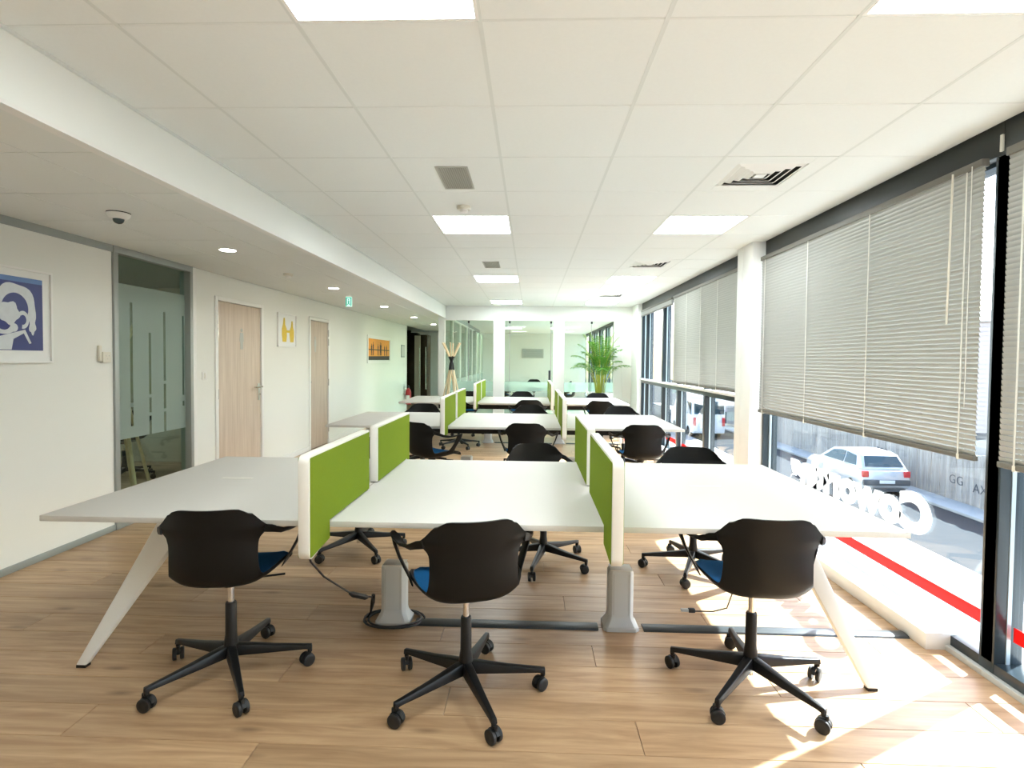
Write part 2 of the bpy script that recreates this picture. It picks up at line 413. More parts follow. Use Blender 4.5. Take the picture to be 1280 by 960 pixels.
wdoor('door_3', 8.36, 9.20, 2.07, None, 9.16, 8.62)
G().cyl((XL, 8.42, 1.06), .012, .012, 10, axis=0).build('lock', 'chrome', bpy.data.objects['door_3'])

# room behind the glass door, rooms' outer walls
st(G().box(-7.1, -7.0, YF, 19, 0, ZL+.25).build('wall_outer_left', 'room_wall'))
st(G().box(-7.0, XL-.1, 3.2, 3.3, 0, ZL+.02).build('wall_side_room_near', 'room_wall'))
st(G().box(-7.0, XL-.1, 7.3, 7.4, 0, ZL+.02).build('wall_side_room_far', 'room_wall'))
st(G().box(-7.1, 2.4, YF-.1, YF, 0, ZC+.25).build('wall_front', 'wall'))

# ---- right hand facade
st(G().box(XR-.117, XR+.13, 5.10, 5.33, 0, ZC+.01).build('column', 'white', bevel=.004))
st(G().box(XR-.112, XR+.13, 5.332, 5.48, 0, ZC+.01).build('column', 'white', bevel=.004))
st(G().box(XR-.075, XR+.2, 10.66, 11.42, 0, ZC+.02).build('wall_right', 'wall'))
st(G().box(XR, XR+.2, YF, -1.2, 0, ZC+.02).build('wall_right', 'wall'))
# outer spandrels
GX = 2.20
def bay(name, y0, y1, mulls, transom=None, pel=True, ztop=2.385):
    w = st(link(name, None, None, (0, 0, 0)))
    if pel:
        G().box(XR, XR+.10, y0, y1, ztop, ZC+.02).build('pelmet', 'pelmet', w, bevel=.003)
    G().box(GX-.03, GX+.06, y0, y1, ztop-.02, ZC+.1).build('head_frame', 'frame', w)
    G().box(XR+.004, GX+.06, y0, y1, -.006, .075).build('sill', 'frame', w, bevel=.003)
    G().box(XR-.02, XR+.004, y0, y1, -.004, .028).build('sill_trim', 'grey_pl', w, bevel=.002)
    ys = [y0]+[m for m in mulls]+[y1]
    for m in mulls:
        G().box(XR+.002, GX+.045, m-.04, m+.04, .075, ztop).build('mullion', 'frame', w, bevel=.004)
        G().box(GX-.03, GX-.012, m-.055, m+.055, .075, ztop).build('gasket', 'frame_in', w)
    for e, sg in ((y0, 1), (y1, -1)):
        G().box(XR+.002, GX+.045, min(e, e+sg*.03), max(e, e+sg*.03), .075, ztop).build('jamb', 'frame', w)
        a = e+sg*.03
        G().box(GX-.03, GX-.012, min(a, a+sg*.014), max(a, a+sg*.014), .075, ztop).build('gasket', 'frame_in', w)
    if transom:
        G().box(XR-.005, GX+.04, y0+.03, y1-.03, transom, transom+.055).build('transom', 'frame', w, bevel=.004)
        G().box(XR-.03, XR+.03, y0+.03, y1-.03, transom+.056, transom+.085).build('transom_cap', 'white', w, bevel=.004)
    for a, b in zip(ys[:-1], ys[1:]):
        G().box(GX-.004, GX+.004, a+.03, b-.03, .075, ztop).build('pane', 'glass', w)
        G().box(GX-.0065, GX-.0045, a+.05, b-.05, .183, .25).build('red_stripe', 'red', w)
    return w
bay('window_1', -1.2, 2.58-.0, [.4, 1.5])
bay('window_2', 2.58, 5.10, [])
bay('window_3', 5.48, 10.66, [6.8, 8.05, 8.98, 10.3-.05], transom=1.02)
bay('window_4', 11.42, 22.9, [12.9, 14.4, 15.9, 17.4, 18.9, 20.4])
w2 = bpy.data.objects['window_2']
G().box(XR+.002, GX+.045, 2.54, 2.625, .0, 2.385).build('mullion', 'frame', w2, bevel=.004)
G().box(XR-.008, XR+.0, 2.58, 2.595, 2.40, 2.475).build('pelmet_clip', 'cream', w2)
# white skirting duct under the windows
st(G().box(2.0, 2.155, 2.80, 5.10, -.002, .085).build('trim_2', 'white', bevel=.006))
st(G().box(2.0, 2.12, 5.48, 10.66, -.002, .085).build('trim_2', 'white', bevel=.006))
# lettering on the glass, read from the street
tmsh = text_mesh('Coworking', .285, .0015, .019)
tmsh.materials.append(M['letter'])
o = link('lettering', tmsh, w2); o.rotation_euler = (R(90), 0, R(90)); o.location = (GX-.008, 3.06, .49)
mnx = max(v.co.x for v in tmsh.vertices); o.scale = (1.62/mnx, 1, 1)
o['label'] = 'white lettering reversed as seen from inside'

# ---- blinds
def blind(label, y0, y1, ztop, zbot, X=2.078, tilt=71, pitch=.0235, wand=True):
    t = thing('venetian_blind', label, 'blind', (X, (y0+y1)/2, zbot), 0, 'venetian blinds')
    hl = (y1-y0)/2; H = ztop-zbot
    G().box(-.018, .018, -hl, hl, H-.035, H).build('head_rail', 'rail', t, bevel=.002)
    G().box(-.013, .013, -hl, hl, 0, .026).build('bottom_rail', 'rail', t, bevel=.004)
    n = int((H-.062)/pitch); pitch = (H-.062)/(n-.45); ca, sa = math.cos(R(tilt)), math.sin(R(tilt))
    prof = []
    for k in range(5):
        q = -1+k*.5; prof.append((q*.0128, .0022*(1-q*q)))
    ring = [(a*ca-b*sa, a*sa+b*ca) for a, b in prof]+[(a*ca-(b-.0006)*sa, a*sa+(b-.0006)*ca) for a, b in reversed(prof)]
    ring = [(p[0], -p[1]) for p in ring]
    o = G().loft([[(x, -hl, z) for x, z in ring], [(x, hl, z) for x, z in ring]]).build('slat', 'slat', t, smooth=True, loc=(0, 0, .035))
    for k in range(1, n): link('slat', o.data, t, (0, 0, .035+k*pitch))
    nc = max(3, round((y1-y0)/.55))
    for k in range(nc):
        yy = -hl+.09+(2*hl-.18)*k/(nc-1)
        c = G().box(-.0152, -.0135, yy-.004, yy+.004, .0, H-.03)
        c.box(.0135, .0152, yy-.002, yy+.002, .0, H-.03).build('ladder_cord', 'cord', t)
        G().box(-.016, .014, yy-.007, yy+.007, -.004, .021).build('cord_clip', 'cream', t)
    if wand:
        G().tube([(-.028, -hl+.16, H-.02), (-.032, -hl+.165, H-.75)], .0045, 8).build('tilt_wand', 'cream', t, smooth=True)
        G().tube([(-.022, -hl+.05, H-.02), (-.022, -hl+.05, .25)], .0018, 6).build('lift_cord', 'cord', t)
    return t
blind('pale grey venetian blind lowered halfway in front of the glass with white lettering', 2.63, 5.07, 2.384, .985)
blind('pale grey lowered venetian blind on the window between dark mullion and front wall', .25, 2.50, 2.384, .985)
blind('pale grey lowered venetian blind above the transom, between white column and raised blind', 5.52, 8.14, 2.384, 1.125, wand=False)
# raised blind
t = thing('venetian_blind', 'raised venetian blind gathered in a stack under the pelmet by the planter', 'blind', (2.078, 9.36, 2.27), 0, 'venetian blinds')
G().box(-.018, .018, -1.12, 1.12, .08, .114).build('head_rail', 'rail', t, bevel=.002)
o = G().box(-.013, .013, -1.12, 1.12, 0, .0022).build('slat', 'slat', t, loc=(0, 0, .02))
for k in range(1, 20): link('slat', o.data, t, (0, 0, .02+k*.0031))
G().box(-.014, .014, -1.12, 1.12, 0, .018).build('bottom_rail', 'rail', t, bevel=.003)
G().tube([(-.02, -.3, 0), (-.02, -.3, -.75), (-.02, -.34, -.80), (-.02, -.30, -.83), (-.02, -.26, -.78)], .004, 6).build('lift_cord', 'cord', t)

# ---- glass wall of the meeting room
wb = st(link('wall_back', None, None, (0, 0, 0)))
ops = [(-1.785, -.779), (-.549, .45), (.678, 1.686)]
px = [(-1.917, -1.785), (-.779, -.549), (.45, .678), (1.686, 2.06)]
for a, b in px: G().box(a, b, YB, YB+.1, 0, 2.24).build('post', 'wall', wb)
G().box(-1.917, 2.06, YB, YB+.1, 2.24, ZC+.02).build('header', 'wall', wb)
G().box(-1.917, 2.06, YB+.0, YB+.09, 0, .08).build('plinth', 'wall', wb)
G().box(1.86, 1.868, YB-.012, YB, 0, 2.24).build('joint_bead', 'bulk', wb)
js = [-1.86, -1.302, -.45, .405, 1.24, 1.75]
for a, b in zip(js[:-1], js[1:]): G().box(a+.004, b-.004, YB+.125, YB+.135, .06, 2.28).build('pane', 'pglass', wb)
for a in js[1:-1]:
    G().box(a-.006, a+.006, YB+.118, YB+.14, .06, 2.24).build('glazing_joint', 'alu', wb)
    G().box(a-.018, a+.018, YB+.105, YB+.15, 2.19, 2.235).build('pane_clip', 'frame', wb)
G().box(.36, .40, YB+.10, YB+.123, .7, 1.22).build('door_pull', 'frame', wb, bevel=.004)
for a, b in ops:
    G().box(a, b, YB+.112, YB+.1145, .78, .98).build('frosted_band', 'band', wb)
    G().box(a, b, YB+.112, YB+.1145, .20, .66).build('frosted_band', 'band', wb)
# meeting room shell
wm = st(G().box(-1.9, 2.1, 21.4, 21.5, 0, 2.45).build('wall_meeting_room', 'wall'))
st(G().box(-1.9, 2.15, YB+.1, 21.5, 2.45, 2.54).build('ceiling', 'ceil'))
wp = st(link('wall_partition', None, None, (0, 0, 0)))
yy = YB+.1
while yy < 21.3:
    G().box(-1.90, -1.83, yy, yy+.06, 0, 2.45).build('partition_post', 'white', wp)
    G().box(-1.872, -1.864, yy+.06, yy+1.42, .08, 2.38).build('pane', 'pglass', wp)
    yy += 1.42
G().box(-1.90, -1.83, YB+.1, 21.4, 2.38, 2.45).build('head_rail', 'white', wp)
G().box(-1.90, -1.83, YB+.1, 21.4, 0, .08).build('bottom_rail', 'white', wp)
G().box(-1.88, -1.855, 12.0, 21.2, .72, .94).build('frosted_band', 'band', wp)
# corridor end
st(G().box(-7.0, -1.9, 18.9, 19.0, 0, ZL+.2).build('wall_corridor_end', 'wall'))
st(G().box(XL-.1, XL+.005, 14.96, 15.02, 0, ZL).build('trim_3', 'white'))
st(G().box(-7.0, XL-.1, 14.9, 15.0, 0, ZL+.02).build('wall_recess', 'room_wall'))

# ================================================================ CEILING FITTINGS
for k, (i, j) in enumerate(LIGHTS):
    x0 = -.177+.6*i; y0 = 1.8+.6*j
    side = 'window row' if i == 2 else 'middle row'
    pos = {-1: 'over the bench farthest from the glass room', 4: 'before the smoke detector' if i == -1 else 'beyond the square diffuser', 9: 'over the middle bench', 14: 'over the bench beside the glass room'}[j]
    lab = f'square white LED ceiling panel, {side}, ' + (pos if j != 4 else ('beside the round smoke detector' if i == -1 else 'next to the striped square diffuser'))
    t = thing('ceiling_panel_light', lab, 'ceiling light', (x0+.3, y0+.3, ZC), 0, 'LED ceiling panels')
    g = G()
    for s in (-1, 1):
        g.box(s*.292-.006, s*.292+.006, -.297, .297, -.002, .02); g.box(-.286, .286, s*.292-.006, s*.292+.006, -.002, .02)
    g.build('frame', 'white', t)
    G().box(-.286, .286, -.286, .286, .004, .018).build('diffuser', 'lit', t)
# panels added in the meeting room to brighten the back
for k, (x, yy) in enumerate([(-.6, 13.4), (.9, 13.4), (-.6, 17.5), (.9, 17.5)]):
    t = thing('ceiling_panel_light', ['square LED panel inside glass room, by partition near glass wall', 'square LED panel inside glass room, by windows near glass wall', 'square LED panel deep in glass room by partition', 'square LED panel deep in glass room by windows'][k], 'ceiling light', (x, yy, 2.445), 0, 'LED ceiling panels')
    G().box(-.3, .3, -.3, .3, -.006, .0045).build('frame', 'white', t)
    G().box(-.285, .285, -.285, .285, -.009, -.0065).build('diffuser', 'lit', t)
for k, (x, yy, lab) in enumerate([(-.465, 3.335, 'grey louvred return grille in ceiling above bench farthest from the glass room'), (-.465, 6.36, 'grey louvred return grille in ceiling above the middle bench')]):
    t = thing('ceiling_grille', lab, 'vent', (x, yy, ZC), 0, 'return air grilles')
    G().box(-.085, .085, -.2, .2, -.002, -.0008).build('backing', 'ceil_back', t)
    g = G()
    for s in (-1, 1): g.box(s*.088-.006, s*.088+.006, -.2, .2, -.006, -.0005); g.box(-.082, .082, s*.197-.006, s*.197+.006, -.006, -.0005)
    g.build('frame', 'grille', t)
    o = G().loft([[(-.004, -.19, -.002), (-.001, -.19, -.002), (.004, -.19, -.008), (.001, -.19, -.008)], [(-.004, .19, -.002), (-.001, .19, -.002), (.004, .19, -.008), (.001, .19, -.008)]]).build('louvre', 'grille', t, loc=(-.075, 0, 0))
    for q in range(1, 13): link('louvre', o.data, t, (-.075+q*.0125, 0, 0))
for k, (yy, lab) in enumerate([(3.3, 'square four-way ceiling diffuser above window end of bench farthest from glass room'), (6.3, 'square four-way ceiling diffuser above window end of the middle bench'), (9.3, 'square four-way ceiling diffuser above window end of bench beside glass room')]):
    t = thing('air_diffuser', lab, 'vent', (1.323, yy, ZC), 0, 'square air diffusers')
    G().box(-.296, .296, -.296, .296, .012, .02).build('backing', 'dark', t)
    g = G()
    for s in (-1, 1):
        g.box(s*.245-.052, s*.245+.052, -.297, .297, 0, .011); g.box(-.192, .192, s*.245-.052, s*.245+.052, 0, .011)
    g.build('frame', 'ceil', t)
    for a in (.165, .125, .085, .045):
        g = G(); b = a+.026
        for s in (-1, 1):
            rings = [[(s*a, -a, -.006), (s*a, a, -.006), (s*(a+.004), a+.004, -.006), (s*(a+.004), -a-.004, -.006)], [(s*b, -b, .010), (s*b, b, .010), (s*(b+.004), b+.004, .010), (s*(b+.004), -b-.004, .010)]]
            g.loft(rings)
            g.loft([[(p[1], p[0], p[2]) for p in r] for r in rings])
        g.build('cone_ring', 'white', t)
    G().box(-.03, .03, -.03, .03, -.006, .01).build('centre_plate', 'white', t)
t = thing('smoke_detector', 'round white smoke detector on the tiled ceiling', 'detector', (-.491, 3.95, ZC-.045))
G().lathe([(.018, 0), (.026, .004), (.028, .014), (.030, .02)], n=20).build('sensor_head', 'white', t, smooth=True)
G().lathe([(.044, .02), (.05, .026), (.05, .045)], n=24).build('base', 'cream', t, smooth=True)
t = thing('smoke_detector', 'round white smoke detector on the low corridor ceiling', 'detector', (-2.62, 5.855, ZL-.045))
G().lathe([(.018, 0), (.026, .004), (.028, .014), (.030, .02)], n=20).build('sensor_head', 'white', t, smooth=True)
G().lathe([(.044, .02), (.05, .026), (.05, .045)], n=24).build('base', 'cream', t, smooth=True)
t = thing('dome_camera', 'white dome security camera with black lens on low ceiling', 'camera', (-2.607, 3.406, ZL-.07))
G().lathe([(.062, .065), (.066, .07)], n=28).build('base_ring', 'black', t)
G().lathe([(.045, .030), (.060, .045), (.066, .058), (.064, .065)], n=28).build('housing', 'white', t, smooth=True)
G().lathe([(.004, 0), (.018, .004), (.028, .014), (.032, .03)], n=24).build('lens_dome', 'cglass', t, smooth=True)
for k, (yy, lab) in enumerate([(4.564, 'round recessed corridor downlight outside the frosted glass door'), (7.04, 'round recessed corridor downlight beside the exit sign'), (9.49, 'round recessed corridor downlight outside the second wooden door'), (11.9, 'round recessed corridor downlight opposite the orange picture'), (14.3, 'round recessed corridor downlight close to the fire extinguisher')]):
    t = thing('downlight', lab, 'ceiling light', (-2.555, yy, ZL-.006), 0, 'corridor downlights')
    G().lathe([(.072, 0), (.078, .003), (.078, .0055)], n=28).build('bezel', 'white', t, smooth=True)
    G().lathe([(.060, -.002), (.062, -.0005)], n=28).build('lens', 'down', t)
t = thing('exit_sign', 'small green and white exit sign hanging from the corridor ceiling', 'sign', (-2.60, 7.77, ZL-.17))
G().box(-.045, .045, -.01, .01, 0, .14).build('panel', 'exitl', t, bevel=.003)
G().box(-.03, .03, -.02, .02, .14, .17).build('housing', 'white', t, bevel=.003)
g = G()
g.box(-.042, -.024, -.0125, -.0105, .01, .13).box(.026, .042, -.0125, -.0105, .01, .13).box(-.024, .026, -.0125, -.0105, .118, .13)
g.build('green_border', 'exitg', t)
G().cyl((.0, -.0125, .095), .010, .002, 10, axis=1).prism([(-.012, .08), (.012, .08), (.008, .05), (.018, .025), (.008, .02), (0, .042), (-.014, .02), (-.02, .028), (-.008, .05)], 1, -.0125, -.0105).build('running_figure', 'exitg', t)

# ================================================================ DESKS
SEAMS = (-.878, .337)
DX = [(-2.14, SEAMS[0]-.003), (SEAMS[0]+.003, SEAMS[1]-.003), (SEAMS[1]+.003, 1.578)]
def bench(y0, label):
    t = thing('bench_desk', label, 'desk', (0, y0, 0), 0, 'white bench desks')
    for a, b in DX:
        tp = G().box(a, b, 0, 1.47, .715, .74).build('tabletop', 'desk', t, bevel=.002)
        xm = a+.36*(b-a) if a < -1 else (a+.52*(b-a))
        if not (a > -1 and b < 1):
            f = G().box(xm-.09, xm+.09, .775, .805, .7395, .7418).build('cable_flap', 'white_frame', tp, bevel=.0006)
    for s, xf, xt, Tx in ((-1, -2.06, -1.70, .085), (1, 1.513, 1.22, .055)):
        for yf, yt in ((.13, .36), (1.34, 1.11)):
            tw = (.012 if yt < yf else -.012)
            g = G(); cx, cy = xf, yf; hx, hy = .024, .018; Ty = .035
            g.loft([[(cx-hx, cy-hy, .012), (cx+hx, cy-hy, .012), (cx+hx, cy+hy, .012), (cx-hx, cy+hy, .012)],
                    [(xt-Tx, yt-Ty, .715), (xt+Tx, yt-Ty, .715), (xt+Tx, yt+Ty, .715), (xt-Tx, yt+Ty, .715)]])
            L = g.build('leg', 'leg', t, bevel=.006)
            G().box(cx-hx+.002, cx+hx-.002, cy-hy+.002, cy+hy-.002, 0, .0125).build('foot', 'black2', L)
    G().box(-1.72, 1.22, .50, .54, .665, .7145).build('beam', 'leg', t, bevel=.003)
    G().box(-1.72, 1.22, .93, .97, .665, .7145).build('beam', 'leg', t, bevel=.003)
    for x in (-1.70, SEAMS[0], SEAMS[1], 1.20):
        G().box(x-.025, x+.025, .33, 1.14, .675, .7145).build('crossbar', 'black2', t, bevel=.003)
    G().box(-1.6, 1.1, .66, .81, .58, .584).box(-1.6, 1.1, .66, .664, .584, .66).box(-1.6, 1.1, .806, .81, .584, .66).build('cable_tray', 'black2', t)
    return t
BENCH = [(2.31, 'farthest bench', 'bench farthest from the glass room'), (5.66, 'middle bench', 'middle bench'), (8.82, 'near bench', 'bench beside the glass room')]
bench(2.31, 'long white bench desk of three tops, the one farthest from the glass room')
bench(5.66, 'long white bench desk of three tops, between the two other benches')
bench(8.82, 'long white bench desk of three tops, closest to glass room and palm')

def divider_poly(sg):
    # front screen profile in (y,z) rel. to the bench front; sg=+1 front, -1 mirrored for the far one
    r = .035; P = []
    def arc(cy, cz, a0, a1, rr, n=5):
        for k in range(n+1):
            a = R(a0+(a1-a0)*k/n); P.append((cy+rr*math.cos(a), cz+rr*math.sin(a)))
    P.append((-.004, .745)); P.append((-.004, .67)); arc(-.22+r, .645+r, 270, 180, r); arc(-.22+r, 1.06-r, 180, 90, r)
    arc(.58-.01, 1.06-.01, 90, 0, .01, 2); P.append((.58, .745))
    return P
def inset(P, c, k):
    return P
def divider(x, y0, label, far):
    t = thing('desk_divider', label, 'divider', (x, y0+(1.47 if far else 0), 0), 0, 'green desk dividers')
    s = -1 if far else 1
    P = [(s*a, b) for a, b in divider_poly(1)]
    if far: # far screens hardly overhang
        P = [(max(-.78*1, a) if a < 0 else min(a, .075), b) for a, b in [(s*q[0], q[1]) for q in divider_poly(1)]]
        P = [(.075*(a/.22) if a > 0 else a*(.735/.58), b) for a, b in [(s*q[0], q[1]) for q in divider_poly(1)]]
    if not far:
        P = [(a, b) for a, b in P]
    G().prism(P, 0, -.022, .022).build('frame', 'white_frame', t, bevel=.004, bang=60)
    cy = sum(p[0] for p in P)/len(P)
    i = .011
    ymin, ymax = min(p[0] for p in P), max(p[0] for p in P)
    Q = []
    for a, b in P:
        aa = min(max(a, ymin+i), ymax-i); bb = min(b, 1.06-i)
        bb = max(bb, .645+i)
        if abs(b-.745) < 1e-6: bb = .748
        Q.append((aa, bb))
    for sx in (-1, 1):
        a0, b0 = (.0222, .0245) if sx > 0 else (-.0245, -.0222)
        G().prism(Q, 0, a0, b0).build('fabric_panel', 'green', t)
    yf = ymin+.03 if far else ymax-.03
    G().box(-.018, .018, yf-.02, yf+.02, .7402, .746).build('clamp_foot', 'black2', t)
    return t
nm = {0: 'bench farthest from the glass room', 1: 'middle bench', 2: 'bench beside the glass room'}
for k, (y0, _, bn) in enumerate(BENCH):
    for x, side in ((SEAMS[0], 'corridor-side'), (SEAMS[1], 'window-side')):
        bs = ('bench farthest from glass room', 'middle bench', 'bench beside glass room')[k]
        divider(x, y0, f'green desk screen, {side} seam of {bs}, edge away from glass room', False)
        divider(x, y0, f'green desk screen, {side} seam of {bs}, glass room edge', True)

# ---- power towers under the benches
def tower(x, y, label):
    t = thing('power_tower', label, 'cable box', (x, y, 0), 0, 'grey cable towers')
    prof = [(.0, .094, .074), (.018, .094, .074), (.022, .088, .068), (.055, .071, .052), (.075, .067, .048), (.305, .067, .048)]
    g = G(); rings = []
    for z, a, b in prof:
        c = .018
        rings.append([(-a+c, -b, z), (a-c, -b, z), (a, -b+c, z), (a, b-c, z), (a-c, b, z), (-a+c, b, z), (-a, b-c, z), (-a, -b+c, z)])
    rings.append([(p[0]*.92, p[1]*.92, .318) for p in rings[-1]])
    g.loft(rings).build('housing', 'grey_pl', t, bevel=.002, bang=25)
    for xx in (-.04, .04): G().box(xx-.002, xx+.002, -.0495, -.047, .08, .30).build('groove', 'grille', t)
    G().box(-.058, .058, -.049, .049, .3185, .3215).build('cap', 'white_frame', t, bevel=.001)
for k, (y0, _, bn) in enumerate(BENCH):
    for x, side in ((-.735, 'corridor-side'), (.494, 'window-side')):
        tower(x, y0+.655, f'short grey cable tower on floor below {side} screens, {bn}')
for k, (y0, _, bn) in enumerate(BENCH):
    yy = y0+.635
    P = [(yy-.042, 0), (yy+.042, 0), (yy+.034, .009), (yy+.012, .013), (yy-.012, .013), (yy-.034, .009)]
    t = thing('floor_cable_duct', f'dark flat cable duct running on the floor under the {bn}', 'cable duct', (0, 0, 0), 0, 'floor cable ducts')
    for a, b in ((-.615, .374), (.614, 1.995)):
        G().prism(P, 0, a, b).build('cover', 'duct', t, bevel=.001)
# cable coil + lead
def coil(cx, cy, r, turns, z0):
    pts = []
    for k in range(int(turns*22)+1):
        a = 2*PI*k/22; q = r*(1+.09*math.sin(a*.37+1)); pts.append((cx+q*1.15*math.cos(a), cy+q*.8*math.sin(a), z0+.004*(k/22)+.003*math.sin(a*1.7)))
    return pts
t = thing('power_cable', 'black power cable coiled on the floor around a grey cable tower', 'cable', (-.735, 2.965, 0))
G().tube(coil(0, -.01, .135, 2.6, .008), .0055, 6).build('coil', 'cable', t, smooth=True)
G().tube([(-.15, .0, .012), (-.125, -.03, .06), (-.10, -.07, .13), (-.10, -.10, .17), (-.14, -.18, .21), (-.18, -.24, .255), (-.26, -.36, .38), (-.29, -.44, .48), (-.30, -.50, .60), (-.25, -.52, .70)], .005, 6).build('lead', 'cable', t, smooth=True)
G().tube([(-.115, -.125, .18), (-.12, -.145, .188), (-.165, -.215, .232), (-.175, -.23, .244)], [.008, .014, .014, .008], 8).build('plug', 'cable', t, smooth=True)
G().tube([(-.125, -.03, .06), (-.11, -.045, .12), (-.105, -.05, .16)], [.006, .012, .01], 8).build('plug', 'cable', t, smooth=True)
t = thing('usb_cable', 'thin dark charging cable with plugs hanging below the bench top by window', 'cable', (1.02, 2.95, 0))
G().tube([(-.12, .04, .08), (-.02, .03, .085), (.05, .02, .11), (.07, .0, .2), (.075, -.02, .34), (.05, -.1, .64), (.05, -.1, .713)], .0035, 6).build('lead', 'cable', t, smooth=True)
G().box(-.19, -.15, .03, .05, .078, .092).build('plug', 'grille', t, bevel=.002)
G().box(-.15, -.115, .028, .052, .074, .094).build('plug', 'cable', t, bevel=.003)
t = thing('floor_box', 'flat grey metal socket lid set in the floor', 'floor socket', (-.918, 7.98, 0))
G().box(-.07, .07, -.1, .1, 0, .005).build('frame', 'steel', t, bevel=.001)
G().box(-.055, .055, -.085, .085, .005, .007).build('lid', 'grille', t, bevel=.0008)

# ================================================================ CHAIRS
def catmull(rows, t):
    n = len(rows)-1; x = min(max(t*n, 0), n-1e-6); i = int(x); f = x-i
    p0, p1, p2, p3 = rows[max(i-1, 0)], rows[i], rows[i+1], rows[min(i+2, n)]
    return [.5*((2*b)+(-a+c)*f+(2*a-5*b+4*c-d)*f*f+(-a+3*b-3*c+d)*f**3) for a, b, c, d in zip(p0, p1, p2, p3)]
# y, z, half width, wrap forward, rise
ROWS = [(-.258, .815, .148, .040, 0), (-.255, .800, .164, .046, 0), (-.252, .780, .176, .052, 0), (-.248, .755, .196, .060, 0), (-.244, .728, .219, .070, 0), (-.241, .703, .204, .070, 0),
        (-.238, .675, .184, .062, 0), (-.235, .63, .179, .058, 0), (-.230, .58, .180, .055, 0), (-.222, .535, .184, .055, .004), (-.203, .492, .191, .052, .022), (-.158, .463, .203, .035, .050),
        (-.09, .452, .222, .012, .070), (-.01, .450, .236, 0, .076), (.06, .453, .239, 0, .068), (.13, .462, .231, -.005, .042), (.20, .467, .216, -.012, .014), (.234, .452, .198, -.02, .003)]
def shell_pt(u, v):
    y, z, hw, wr, rs = catmull(ROWS, v)
    a = abs(u); x = u*hw
    if v < .12: z += (.003*a**2-.022*(a**8))*(1-v/.12)
    return Vector((x, y+wr*a**2.2, z+rs*a**4.2))
def thick(fn, nu, nv, th):
    g = G(); A = []; B = []
    e = 1e-3
    for j in range(nv+1):
        for i in range(nu+1):
            u, v = -1+2*i/nu, j/nv
            p = fn(u, v); du = fn(min(u+e, 1), v)-fn(max(u-e, -1), v); dv = fn(u, min(v+e, 1))-fn(u, max(v-e, 0))
            n = du.cross(dv).normalized()
            A.append(p); B.append(p+n*th)
    W = nu+1; N = len(A); f = []
    for j in range(nv):
        for i in range(nu):
            a = j*W+i; f.append((a, a+1, a+1+W, a+W)); f.append((N+a, N+a+W, N+a+1+W, N+a+1))
    for i in range(nu):
        f.append((i, N+i, N+i+1, i+1)); a = nv*W+i; f.append((a, a+1, N+a+1, N+a))
    for j in range(nv):
        a = j*W; f.append((a, a+W, N+a+W, N+a)); a = j*W+nu; f.append((a, N+a, N+a+W, a+W))
    g.add(A+B, f); return g
